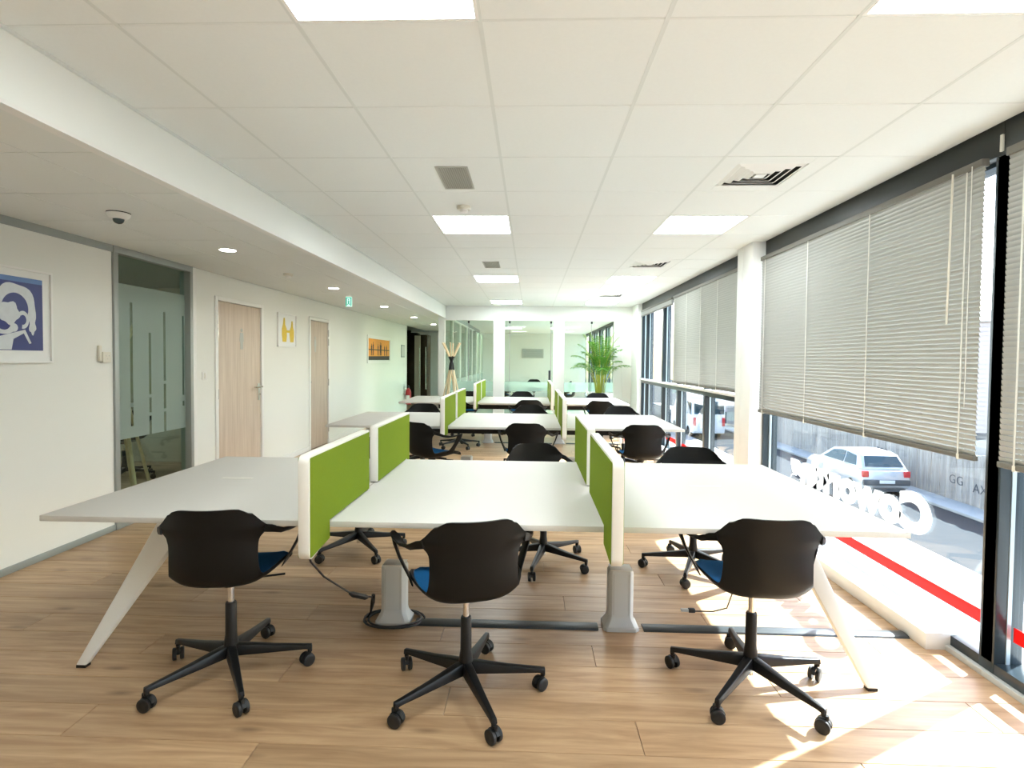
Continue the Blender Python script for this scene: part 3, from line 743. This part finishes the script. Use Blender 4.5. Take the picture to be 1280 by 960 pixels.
def make_chair():
    t = thing('swivel_chair', 'x', 'chair')
    g = thick(shell_pt, 22, 56, .008)
    g.build('shell', 'black', t, smooth=True)
    for s in (-1, 1):
        g = G()
        V = lambda x, y, z: (s*x, y, z)
        g.ribbon([(V(.204, -.183, .722), V(.002, .002, .017), V(.004, -.003, 0)), (V(.226, -.155, .712), V(.003, .003, .016), V(.006, -.002, 0)),
                  (V(.252, -.095, .686), V(.010, 0, .010), V(.005, 0, -.005)), (V(.272, -.03, .674), V(.018, 0, .008), V(.002, 0, -.006)),
                  (V(.287, .04, .676), V(.024, 0, .008), V(.001, 0, -.007)), (V(.297, .085, .684), V(.022, 0, .006), V(0, 0, -.008)), (V(.302, .115, .690), V(.008, 0, 0), V(0, 0, -.005))])
        g.ribbon([(V(.306, .085, .690), V(0, .036, 0), V(.008, 0, 0)), (V(.299, .076, .655), V(0, .036, 0), V(.008, 0, 0)), (V(.280, .058, .60), V(0, .031, 0), V(.007, 0, .001)),
                  (V(.260, .042, .56), V(0, .034, 0), V(.007, 0, .002)), (V(.241, .03, .525), V(0, .048, 0), V(.006, 0, .003)), (V(.231, .02, .50), V(0, .055, 0), V(.005, 0, .003))])
        g.build('armrest', 'black', t, smooth=True)
    # seat pad
    def pad(u, v):
        vv = .66+v*.31; p = shell_pt(u*.95, vv); n = Vector((0, 0, 1))
        edge = min(1-abs(u), v, 1-v); p.z += .004+.020*min(1, edge/.12)**.5
        return p
    g = G(); nu, nv = 14, 14; A = [pad(-1+2*i/nu, j/nv) for j in range(nv+1) for i in range(nu+1)]
    B = []
    for j in range(nv+1):
        for i in range(nu+1):
            p = shell_pt((-1+2*i/nu)*.95, .66+j/nv*.31); p.z += .0015; B.append(p)
    W = nu+1; N = len(A); f = []
    for j in range(nv):
        for i in range(nu):
            a = j*W+i; f.append((a, a+1, a+1+W, a+W)); f.append((N+a, N+a+W, N+a+1+W, N+a+1))
    for i in range(nu): f.append((i, N+i, N+i+1, i+1)); a = nv*W+i; f.append((a, a+1, N+a+1, N+a))
    for j in range(nv): a = j*W; f.append((a, a+W, N+a+W, N+a)); a = j*W+nu; f.append((a, N+a, N+a+W, a+W))
    g.add(A+B, f).build('seat_pad', 'blue', t, smooth=True)['label'] = 'blue felt seat pad'
    G().lathe([(.026, .408), (.036, .412), (.042, .432), (.10, .447)], n=16).build('seat_mount', 'black2', t, smooth=True)
    G().tube([(.03, .03, .424), (.12, .06, .422), (.21, .09, .420)], .005, 6).build('height_lever', 'black2', t, smooth=True)
    G().lathe([(.014, .32), (.014, .41)], n=14).build('gas_lift', 'chrome', t, smooth=True)
    G().lathe([(.020, .095), (.030, .10), (.030, .15), (.0245, .19), (.0235, .33), (.021, .335)], n=18).build('column_cover', 'black2', t, smooth=True)
    G().lathe([(.012, .055), (.016, .058), (.016, .097)], n=14).build('column_end', 'chrome', t, smooth=True)
    mesh_leg = mesh_ca = None
    for k in range(5):
        a = 2*PI*k/5
        if mesh_leg is None:
            g = G(); rings = []
            for r, hw, zb, zt in ((.018, .024, .092, .142), (.06, .024, .092, .137), (.18, .019, .086, .117), (.315, .014, .080, .100), (.345, .0125, .074, .097)):
                rings.append([(r, -hw, zb), (r, hw, zb), (r, hw*.72, zt), (r, -hw*.72, zt)])
            L = g.loft(rings).cyl((.336, 0, .062), .011, .03, 10).build('base_leg', 'black2', t, bevel=.003, rotz=a); mesh_leg = L.data
            g = G()
            for s in (-1, 1):
                rr = [(.010, .0075*s), (.026, .0075*s), (.0285, .0105*s), (.0285, .0215*s), (.024, .0245*s), (.010, .0235*s)]
                rings = [[(math.cos(2*PI*q/20)*r, y, .0285+math.sin(2*PI*q/20)*r) for q in range(20)] for r, y in rr]
                g.loft(rings)
            ca = g.cyl((0, -.008, .0285), .007, .016, 8, axis=1)
            hood = [( .030*math.cos(R(q)), .0285+.030*math.sin(R(q))) for q in range(20, 171, 15)]+[(.0265*math.cos(R(q)), .0285+.0265*math.sin(R(q))) for q in range(170, 19, -15)]
            g.prism([(p[0], p[1]) for p in hood], 1, -.007, .007)
            g.cyl((.012, 0, .052), .008, .018, 8)
            c = g.build('castor', 'rubber', L, smooth=True, loc=(.336-.012, 0, 0), rotz=R(35)); mesh_ca = c.data
        else:
            L = link('base_leg', mesh_leg, t, rotz=a)
            c = link('castor', mesh_ca, L, (.336, 0, 0), R([0, 70, 140, -60, 20][k]))
    return t
proto = make_chair()
used = False
def chair(x, y, rot, label, star=None, group='black shell swivel chairs'):
    global used
    if not used:
        o = proto; o.location = (x, y, 0); o.rotation_euler = (0, 0, R(rot)); o['label'] = label; o['group'] = group; used = True
    else: o = dup(proto, (x, y, 0), R(rot), label, group)
    if star is not None:
        k = 0
        for ch in o.children:
            if ch.name.startswith('base_leg'):
                ch.rotation_euler = (0, 0, R(star-rot+72*k)); k += 1
    return o
def clab(place, bench_, side): return f'black shell chair, {place} of {bench_}, {side}'
B0, B1, B2 = 'bench farthest from glass room', 'middle bench', 'bench beside glass room'
NEAR, FAR = 'side away from glass room', 'glass room side'
CE, MI, WI = 'corridor end', 'middle place', 'window end'
chair(-1.345, 2.411, 8, clab(CE, B0, NEAR), 17)
chair(-.268, 2.327, 17, clab(MI, B0, NEAR), 7)
chair(.985, 2.435, -3, clab(WI, B0, NEAR), 12)
chair(-1.28, 4.05, 165, clab(CE, B0, FAR), 20)
chair(.10, 3.87, 200, clab(MI, B0, FAR), -32)
chair(1.13, 3.80, 172, clab(WI, B0, FAR), 30)
chair(-1.00, 5.55, -35, clab(CE, B1, NEAR), 10)
chair(-.03, 5.62, -4, clab(MI, B1, NEAR), 20)
chair(1.12, 5.62, -3, clab(WI, B1, NEAR), 40)
chair(-1.48, 7.38, 180, clab(CE, B1, FAR), 5)
chair(-.02, 7.36, 176, clab(MI, B1, FAR), 25)
chair(1.24, 7.36, 184, clab(WI, B1, FAR), 50)
chair(-1.17, 8.93, -14, clab(CE, B2, NEAR), 15)
chair(-.04, 8.75, 6, clab(MI, B2, NEAR), 0)
chair(1.13, 8.75, -14, clab(WI, B2, NEAR), 33)
chair(-1.235, 10.46, 180, clab(CE, B2, FAR), 12)
chair(-.17, 10.58, 180, clab(MI, B2, FAR), 50)
chair(1.27, 10.32, 180, clab(WI, B2, FAR), 20)

# ================================================================ WALL THINGS ON THE LEFT
def framed(name, label, y0, y1, z0, z1, fw, fmat, matmat, depth=.022):
    t = thing(name, label, 'picture', (XL, (y0+y1)/2, z0)); h = (y1-y0)/2; H = z1-z0
    g = G()
    g.box(.001, depth, -h, -h+fw, 0, H).box(.001, depth, h-fw, h, 0, H).box(.001, depth, -h+fw, h-fw, 0, fw).box(.001, depth, -h+fw, h-fw, H-fw, H)
    g.build('frame', fmat, t)
    G().box(.001, .010, -h+fw, h-fw, fw, H-fw).build('mount', matmat, t)
    return t, h, H
# blue poster (generic pale figure shapes on blue)
t, h, H = framed('framed_poster', 'large framed blue print with pale curling shapes on the partition wall', 3.05, 3.805, 1.385, 2.02, .014, 'white', 'p_white')
X0 = .0105
G().box(.010, .0112, -h+.075, h-.072, .085, H-.062).build('print', 'p_blue', t)
G().box(.0112, .0116, -h+.075, h-.072, H-.095, H-.062).build('print_band', 'p_blue2', t)
def blob(cy, cz, ry, rz, a0=0, a1=360, rin=0., n=26, jit=.0):
    pts = []
    for k in range(n+1):
        a = R(a0+(a1-a0)*k/n); q = 1+jit*math.sin(5*a+cy*40); pts.append((cy+ry*q*math.cos(a), cz+rz*q*math.sin(a)))
    if rin > 0:
        for k in range(n, -1, -1):
            a = R(a0+(a1-a0)*k/n); pts.append((cy+ry*rin*math.cos(a), cz+rz*rin*math.sin(a)))
    elif a1-a0 >= 360: pts.pop()
    return pts
g = G(); za, zb = .0114, .0120
g.prism(blob(.10, .36, .155, .17, -35, 205, .62, jit=.05), 0, za, zb)
g.prism(blob(.06, .33, .07, .075, 0, 360, jit=.12), 0, za, zb+.0002)
g.prism(blob(.155, .29, .045, .06, -100, 130, .55), 0, za, zb+.0003)
g.prism(blob(.02, .24, .085, .05, 180, 350, .45), 0, za, zb+.0004)
g.prism(blob(.09, .235, .028, .028), 0, za, zb+.0005)
g.prism([(-.06, .09), (.07, .09), (.085, .16), (.16, .20), (.20, .13), (.215, .135), (.17, .225), (.08, .20), (-.03, .17)], 0, za, zb+.0006)
g.prism(blob(-.10, .25, .06, .11, 60, 300, .6, jit=.08), 0, za, zb+.0007)
g.prism(blob(.225, .25, .025, .055, 0, 360, jit=.15), 0, za, zb+.0008)
g.build('print_figure', 'p_pale', t)
# yellow print
t, h, H = framed('framed_print', 'small white print with two yellow bottle shapes between the wooden doors', 7.30, 7.87, 1.585, 2.045, .012, 'white', 'p_white')
g = G()
def bottle(c, w, hh, z0, lean):
    P = [(c-w*.75, z0), (c+w*.75, z0), (c+w, z0+.08), (c+w*.95, z0+hh*.55), (c+w*.45+lean, z0+hh*.72), (c+w*.3+lean, z0+hh), (c-w*.2+lean, z0+hh), (c-w*.45+lean, z0+hh*.74), (c-w, z0+hh*.55), (c-w*1.05, z0+.1)]
    return P
g.prism(bottle(-.085, .075, .33, .07, -.01), 0, .010, .0116).prism(bottle(.15, .07, .30, .07, .005), 0, .010, .0116)
g.prism([(-.01, .20), (.08, .20), (.08, .235), (-.01, .235)], 0, .010, .0112)
g.build('print_shapes', 'p_yel', t)
# orange picture
t, h, H = framed('framed_picture', 'orange sunset picture with black upright silhouettes beside the corridor opening', 11.35, 13.2, 1.33, 1.93, .05, 'white', 'p_white')
G().box(.010, .0112, -h+.07, h-.07, .07, H-.07).build('print', 'p_orange', t)
g = G(); za, zb = .0112, .0122
g.prism([(-h+.07, .07), (h-.07, .07), (h-.07, .165), (-h+.07, .15)], 0, za, zb)
g.prism([(-h+.09, .285), (h-.09, .285), (h-.09, .305), (-h+.09, .305)], 0, za, zb+.0001)
for q, c in enumerate([-.62, -.5, -.12, .05, .12, .42, .6]):
    hh = [.12, .16, .12, .17, .15, .1, .11][q]
    g.prism([(c-.035, .17), (c-.012, .17), (c, .30), (c+.012, .17), (c+.035, .17), (c+.03, .30), (c+.038, .30+hh*.6), (c+.014, .30+hh*.7), (c+.012, .30+hh), (c-.012, .30+hh), (c-.014, .30+hh*.7), (c-.038, .30+hh*.6), (c-.03, .30)], 0, za, zb+.0002+.0001*q)
g.build('print_silhouettes', 'p_black', t)
# thermostat, light switch, notice
t = thing('wall_thermostat', 'cream wall thermostat beside the frosted glass door', 'thermostat', (XL, 4.285, 1.385))
G().box(.0, .03, -.035, .05, 0, .085).build('body', 'cream', t, bevel=.004)
G().box(.0, .022, -.062, -.036, .01, .135).build('side_unit', 'cream', t, bevel=.004)
for a, b in ((.0, .055), (.03, .055), (.015, .03)): G().cyl((.03, a, b), .006, .003, 10, axis=0).build('button', 'white_frame', t)
t = thing('light_switch', 'small white light switch on the pier between glass and wooden door', 'switch', (XL, 5.64, 1.20))
G().box(0, .009, -.04, .04, 0, .08).build('plate', 'white', t, bevel=.003)
G().box(.009, .014, -.014, .014, .012, .068).build('rocker', 'white_frame', t, bevel=.002)
t = thing('wall_notice', 'grey framed notice board at the end of the corridor wall', 'notice', (XL, 14.55, 1.47))
G().box(0, .015, -.2, .2, 0, .33).build('frame', 'alu', t, bevel=.003)
G().box(.015, .017, -.17, .17, .03, .30).build('sheet', 'grey_pl', t)
# fire extinguisher
t = thing('fire_extinguisher', 'red fire extinguisher with white label hung low on the corridor wall end', 'fire extinguisher', (XL+.11, 14.75, .20))
G().lathe([(.06, 0), (.075, .01), (.078, .03), (.078, .34), (.06, .40), (.025, .43), (.022, .45)], n=20).build('cylinder', 'ext_red', t, smooth=True)
G().loft([[(.0785*math.sin(R(a)), -.0785*math.cos(R(a)), z) for z in (.14, .25)]+[(.0800*math.sin(R(a)), -.0800*math.cos(R(a)), z) for z in (.25, .14)] for a in range(-38, 39, 19)]).build('paper_label', 'p_white', t)
G().box(-.02, .02, -.03, .05, .45, .50).box(-.012, .012, -.09, .03, .50, .515).box(-.012, .012, -.09, .02, .475, .487).build('valve', 'black2', t, bevel=.003)
G().tube([(0, .04, .47), (.02, .10, .44), (.03, .11, .34), (.03, .10, .16), (.03, .095, .06)], .010, 8).build('hose', 'black2', t, smooth=True)
G().box(-.11, -.07, -.03, .03, .30, .42).build('bracket', 'steel', t)

# dark cabinets and pale door at the corridor end
t = thing('tall_cabinet', 'tall dark walnut cabinet with chrome pulls at the corridor end', 'cabinet', (-3.62, 17.3, 0))
G().box(-.38, .0, 0, .5, 0, 2.26).build('body', 'cabinet', t, bevel=.004)
G().box(-.37, -.01, -.02, -.001, .05, 2.22).build('door', 'cabinet', t, bevel=.003)
t = thing('tall_cabinet', 'tall brown double cabinet with bright vertical handles beside dark cabinet', 'cabinet', (-3.61, 16.9, 0))
G().box(.0, .40, 0, .6, 0, 2.18).build('body', 'cabinet', t, bevel=.004)
for a in (.01, .205):
    dd = G().box(a, a+.185, -.022, -.001, .05, 2.15).build('door', 'room_wall' if a < .1 else 'cabinet', t, bevel=.003)
    G().tube([(a+.16, -.045, .5), (a+.16, -.045, 1.8)], .010, 8).build('handle', 'chrome', dd, smooth=True)
t = st(link('door_4', None, None, (0, 0, 0)))
G().box(-3.12, -2.30, 18.86, 18.895, 0, 2.05).build('door_leaf', 'door', t)
G().box(-2.42, -2.40, 18.80, 18.86, .95, 1.12).build('handle', 'black2', t)
st(G().box(-7.0, -3.95, 17.9, 18.0, 0, ZL+.02).build('wall_recess', 'cabinet'))

t = thing('ceiling_panel_light', 'square LED panel in the room behind the frosted glass door', 'ceiling light', (-5.1, 5.2, ZL+.015), 0, 'LED ceiling panels')  # added out of view to brighten the dark side room
G().box(-.3, .3, -.3, .3, -.006, .0045).build('frame', 'white', t)
G().box(-.285, .285, -.285, .285, -.009, -.0065).build('diffuser', 'lit', t)

# ================================================================ COAT RACKS
def coat_rack(loc, rot, label):
    t = thing('coat_rack', label, 'coat rack', loc, R(rot), 'stick coat racks')
    for k in range(6):
        a = 2*PI*k/6; r0, r1 = .30, .19; zc = 1.30
        d0 = Vector((math.cos(a)*r0, math.sin(a)*r0, 0)); d1 = Vector((math.cos(a+PI+.35)*r1, math.sin(a+PI+.35)*r1, 1.76))
        mid = Vector((math.cos(a+.9)*.03, math.sin(a+.9)*.03, 1.34))
        s_ = G().tube([d0, d0.lerp(mid, .5), mid, mid.lerp(d1, .5), d1], .0155, 8).build('stick', 'stick', t, smooth=True)
    for k in range(6):
        a = 2*PI*k/6
        mid = Vector((math.cos(a+.9)*.03, math.sin(a+.9)*.03, 1.34)); d0 = Vector((math.cos(a)*.3, math.sin(a)*.3, 0)); d1 = Vector((math.cos(a+PI+.35)*.19, math.sin(a+PI+.35)*.19, 1.76))
        G().tube([mid.lerp(d0, .09), mid, mid.lerp(d1, .36)], .0175, 8).build('black_sleeve', 'wrap', t, smooth=True)
    return t
coat_rack((-1.59, 10.96, 0), 10, 'pale wooden stick coat rack with black bound middle before the glass wall')
coat_rack((-4.22, 5.45, 0), 40, 'pale wooden stick coat rack behind the frosted glass door')
t = chair(-4.75, 6.25, 60, 'dark chair standing in the room behind the frosted glass door', 5)

# ================================================================ PALM
t = thing('potted_palm', 'tall green areca palm in a white planter before the glass wall', 'plant', (1.37, 10.93, 0))
ring = lambda a, z, r=.05: [(p[0], p[1], z) for p in rrect(-a, a, -a, a, r, 4)]
G().loft([ring(.19, 0), ring(.20, .01), ring(.24, .80), ring(.225, .805), ring(.22, .77)]).build('planter', 'pot', t, smooth=True)
g = G()
for k in range(130):
    a = random.uniform(-.20, .20); b = random.uniform(-.20, .20); r = random.uniform(.016, .03)
    g.lathe([(r*.3, -r*.6), (r*.9, -.2*r), (r*.9, .2*r), (r*.3, r*.6)], (a, b, .785), 6)
g.build('pebbles', 'pebble', t)['kind'] = 'stuff'
rnd = random.Random(11)
NF = 26
for k in range(NF):
    a = k*2.39996+rnd.uniform(-.3, .3); q = (k+.5)/NF
    H = (1.16-.42*q**1.3)+rnd.uniform(-.08, .04); out = (.22+.31*q**.6)*rnd.uniform(.75, 1.05)
    base = Vector((math.cos(a)*.07*(.3+q), math.sin(a)*.05*(.3+q), .76))
    dirv = Vector((math.cos(a), math.sin(a)*.42, 0))
    P = []
    for m in range(13):
        s = m/12
        P.append(base+dirv*(out*(.12*s+.88*s**2.0))+Vector((0, 0, H*(1.30*s-(.20+.42*q)*s**2.8))))
    fr = G().tube(P, [.009*(1-.75*m/12) for m in range(13)], 6).build('stem', 'stalk', t, smooth=True)
    g = G(); nl = 15
    for m in range(nl):
        s = .46+.54*m/(nl-1); f = s*12; i = min(int(f), 11); p = P[i].lerp(P[i+1], f-i); tan = (P[i+1]-P[i]).normalized()
        side = tan.cross(Vector((0, 0, 1)))
        if side.length < .05: side = Vector((-dirv.y, dirv.x, 0))
        side.normalize(); upn = side.cross(tan).normalized()
        for sg in (-1, 1):
            L = (.19*math.sin(PI*(.18+.72*(m+1)/nl))+.05)*rnd.uniform(.8, 1.1)
            d_ = (side*sg*.9+tan*.55+upn*.15).normalized()
            wv = tan.cross(d_).cross(d_).normalized()*.0095
            droop = Vector((0, 0, -1))
            q0 = p; q1 = p+d_*L*.4+droop*L*.04; q2 = p+d_*L*.75+droop*L*.20; q3 = p+d_*L+droop*L*.45
            g.add([q0-wv*.3, q0+wv*.3, q1+wv, q1-wv, q2+wv*.7, q2-wv*.7, q3], [(0, 1, 2, 3), (3, 2, 4, 5), (5, 4, 6)])
    g.build('frond', 'leaf', fr)

# ================================================================ MEETING ROOM CONTENT
t = thing('meeting_table', 'white meeting table inside the glass room', 'table', (.1, 15.6, 0))
G().box(-.7, .7, -1.4, 1.4, .715, .74).build('tabletop', 'desk', t, bevel=.004)
for sx in (-1, 1):
    for sy in (-1, 1): G().box(sx*.6-.025, sx*.6+.025, sy*1.25-.025, sy*1.25+.025, 0, .715).build('leg', 'leg', t, bevel=.003)
for x, yy, r, lab in [(-.75, 14.7, -90, 'partition side nearer the glass wall'), (-.75, 16.3, -90, 'partition side deeper in'), (.95, 14.7, 90, 'window side nearer the glass wall'), (.95, 16.3, 90, 'window side deeper in'), (.1, 17.35, 180, 'far head of the table')]:
    chair(x, yy, r, f'black chair at the meeting table inside glass room, {lab}', 10)
t = thing('wall_vent', 'grey louvred wall unit on the far wall of the glass room', 'vent', (.06, 21.4, 1.50))
G().box(-.42, .42, -.04, 0, 0, .36).build('frame', 'grille', t, bevel=.004)
o = G().box(-.38, .38, -.048, -.041, 0, .03).build('slat', 'alu', t, loc=(0, 0, .04))
for k in range(1, 6): link('slat', o.data, t, (0, 0, .04+k*.05))

# ================================================================ STREET
ZG = -3.2
st(G().box(2.5, 90, -60, 140, ZG-.3, ZG).build('ground_street', 'asphalt'))
st(G().box(2.6, 9.7, -60, 90, ZG, ZG+.12).build('ground_pavement', 'kerb', bevel=.02))
st(G().box(13.2, 14.3, -40, 60, ZG, ZG+.10).build('ground_kerb', 'kerb', bevel=.02))
st(G().box(2.3, 2.6, YF-.1, 23, -3.2, -.21).build('wall_outside', 'kerb'))
t = thing('wooden_fence', 'weathered grey upright board fence with graffiti along the street', 'fence', (14.15, 0, ZG+.1), 0)
yy = 12.0; k = 0; bms = []
for q in range(4):
    hgt = 1.62+.03*q
    bms.append(G().box(-.012, .012, 0, .128+.006*(q % 2), 0, hgt))
base = []
while yy < 40:
    q = rnd.randrange(4)
    if len(base) < 4:
        o = bms[len(base)].build('board', 'fence', t, loc=(0, yy, 0)); base.append(o.data)
    else: o = link('board', base[q], t, (rnd.uniform(-.008, .008), yy, 0))
    yy += .142
G().box(.014, .06, 12, 40, .35, .45).box(.014, .06, 12, 40, 1.25, 1.35).build('rail', 'fence', t)
for body, yp, zp, sz in (('GG', 18.95, .55, .42), ('AXXA', 17.95, .45, .42), ('888', 22.9, .80, .5)):
    me = text_mesh(body, sz, .001, -.004); me.materials.append(M['paint'])
    o = link('graffiti', me, t); o.rotation_euler = (R(90), 0, R(-90)); o.location = (-.024, yp, zp)
# silver hatchback
def car(label, name, loc, mat, L=3.95, Wd=1.68, Hh=1.45):
    t = thing(name, label, 'car', loc)
    # length along +y (front), rear at y=0
    hw = Wd/2
    low = [(0.02, .30), (0, .52), (.06, .86), (.22, .93), (1.2, .95), (2.75, .93), (3.55, .82), (3.9, .62), (3.95, .35), (3.85, .22), (.12, .22)]
    rings = []
    for s, k in ((-1, 0), (-1, 1), (1, 1), (1, 0)):
        x = s*hw*(1 if k else .94); rings.append([(x if k else s*hw, p[0]*(1) if k == 0 else p[0], p[1]) for p in low])
    g = G()
    xs_ = [(-hw*.90, .03, .02), (-hw, 0, 0), (hw, 0, 0), (hw*.90, .03, .02)]
    def ins(p, d):
        cy, cz = 2.0, .55; return (cy+(p[0]-cy)*(1-d), cz+(p[1]-cz)*(1-d*1.5))
    rg = []
    for x, d, _ in ((-hw, .05, 0), (-hw*.955, 0, 0), (hw*.955, 0, 0), (hw, .05, 0)):
        rg.append([(x, *ins(p, d)) for p in low])
    g.loft(rg); body = g.build('body', mat, t, bevel=.03, smooth=True)
    cab = [(.10, .90), (.42, 1.36), (.75, 1.44), (1.6, Hh), (2.2, 1.38), (3.0, .90)]
    g = G()
    rg = []
    for s, f in ((-1, 0), (1, 0)):
        rg.append([(s*hw*(.93-.20*(p[1]-.9)/.55), p[0], p[1]) for p in cab])
    g.loft(rg).build('cabin', mat, t, bevel=.03, smooth=True)
    def onroof(z): return hw*(.93-.20*(z-.9)/.55)
    # rear window
    g = G(); a = onroof(.98)-.10; b = onroof(1.33)-.09
    g.loft([[(-a, .145, .985), (a, .145, .985), (b, .385, 1.325), (-b, .385, 1.325)], [(-a, .125, .995), (a, .125, .995), (b, .365, 1.335), (-b, .365, 1.335)]]).build('rear_window', 'cglass', t)
    for s in (-1, 1):
        P = [(.50, .98), (.66, 1.30), (1.25, 1.36), (1.25, .96)]; P2 = [(1.31, .96), (1.31, 1.36), (1.65, 1.365), (2.12, 1.30), (2.68, .96)]
        for pp in (P, P2):
            G().loft([[(s*(onroof(p[1])+.012), p[0], p[1]) for p in pp], [(s*(onroof(p[1])-.02), p[0], p[1]) for p in pp]]).build('side_window', 'cglass', t)
        G().box(min(s*hw*.72, s*hw*.97), max(s*hw*.72, s*hw*.97), -.012, .12, .64, .86).build('tail_light', 'tail', t, bevel=.02)
        for yw in (.68, 3.2):
            wh = G().cyl((s*(hw-.13) if s < 0 else hw-.09, yw, .30), .30, .20, 22, axis=0).build('wheel', 'rubber', t, bevel=.02)
            xo = s*hw+(.0 if s > 0 else -.0)
            G().cyl((s*(hw+.0)-(.0 if s < 0 else -.09)+(.0 if s > 0 else -.0), yw, .30), .19, .022, 18, axis=0).build('hub_cap', 'grey_pl', wh)
    G().box(-hw*.96, hw*.96, -.05, .10, .36, .56).build('rear_bumper', 'bumper', t, bevel=.03)
    G().box(-.26, .26, -.062, -.048, .44, .55).build('number_plate', 'plate', t)
    G().box(-hw*.8, hw*.8, .02, 3.8, .14, .24).build('underbody', 'bumper', t)
    G().box(-hw*.985, hw*.985, 3.75, 3.97, .28, .48).build('front_bumper', 'bumper', t, bevel=.04)
    return t
car('silver hatchback parked on the street in front of the wooden fence', 'parked_car', (12.45, 19.55, ZG), 'car')
# white van further down the street
t = thing('white_van', 'white van parked down the street beyond the transom window', 'van', (10.6, 33.0, ZG))
P = [(0, .35), (0, 2.5), (.15, 2.6), (3.6, 2.6), (4.3, 1.75), (5.1, 1.35), (5.2, .4)]
G().prism(P, 0, -.95, .95).build('body', 'van', t, bevel=.06)
for a, b in ((.3, 1.2), (1.5, 2.4), (2.7, 3.5)): G().box(-.975, -.945, a, b, 1.45, 2.2).build('side_window', 'cglass', t, bevel=.01)
for a in (-.5, .5): G().box(a-.38, a+.38, -.03, .02, 1.5, 2.25).build('rear_window', 'cglass', t, bevel=.01)
for s in (-1, 1):
    for yw in (1.0, 4.2): G().cyl((s*.85-.1, yw, .36), .36, .2, 20, axis=0).build('wheel', 'rubber', t, bevel=.02)
    G().box(s*.85-.08, s*.85+.08, -.04, .02, .8, 1.3).build('tail_light', 'tail', t)
# pink rendered building behind the fence
t = thing('town_house', 'pale pink rendered house standing behind the far end of the fence', 'building', (25, 38, ZG))
G().box(-7, 9, 0, 14, 0, 7.5).build('walls', 'pink', t)
G().loft([[(-7.4, -.4, 7.5), (9.4, -.4, 7.5), (9.4, 14.4, 7.5), (-7.4, 14.4, 7.5)], [(-2, 6, 10), (4, 6, 10), (4, 8, 10), (-2, 8, 10)]]).build('roof', 'kerb', t)
for zz in (1.2, 4.4):
    for yy in (2, 6, 10):
        wv = G().box(-7.06, -6.98, yy, yy+1.1, zz, zz+1.5).build('window', 'white', t)
        G().box(-7.08, -7.05, yy+.08, yy+1.02, zz+.08, zz+1.42).build('pane', 'cglass', wv)
    for xx in (-5, -1, 3):
        wv = G().box(xx, xx+1.1, -.06, .02, zz, zz+1.5).build('window', 'white', t)
        G().box(xx+.08, xx+1.02, -.08, -.05, zz+.08, zz+1.42).build('pane', 'cglass', wv)
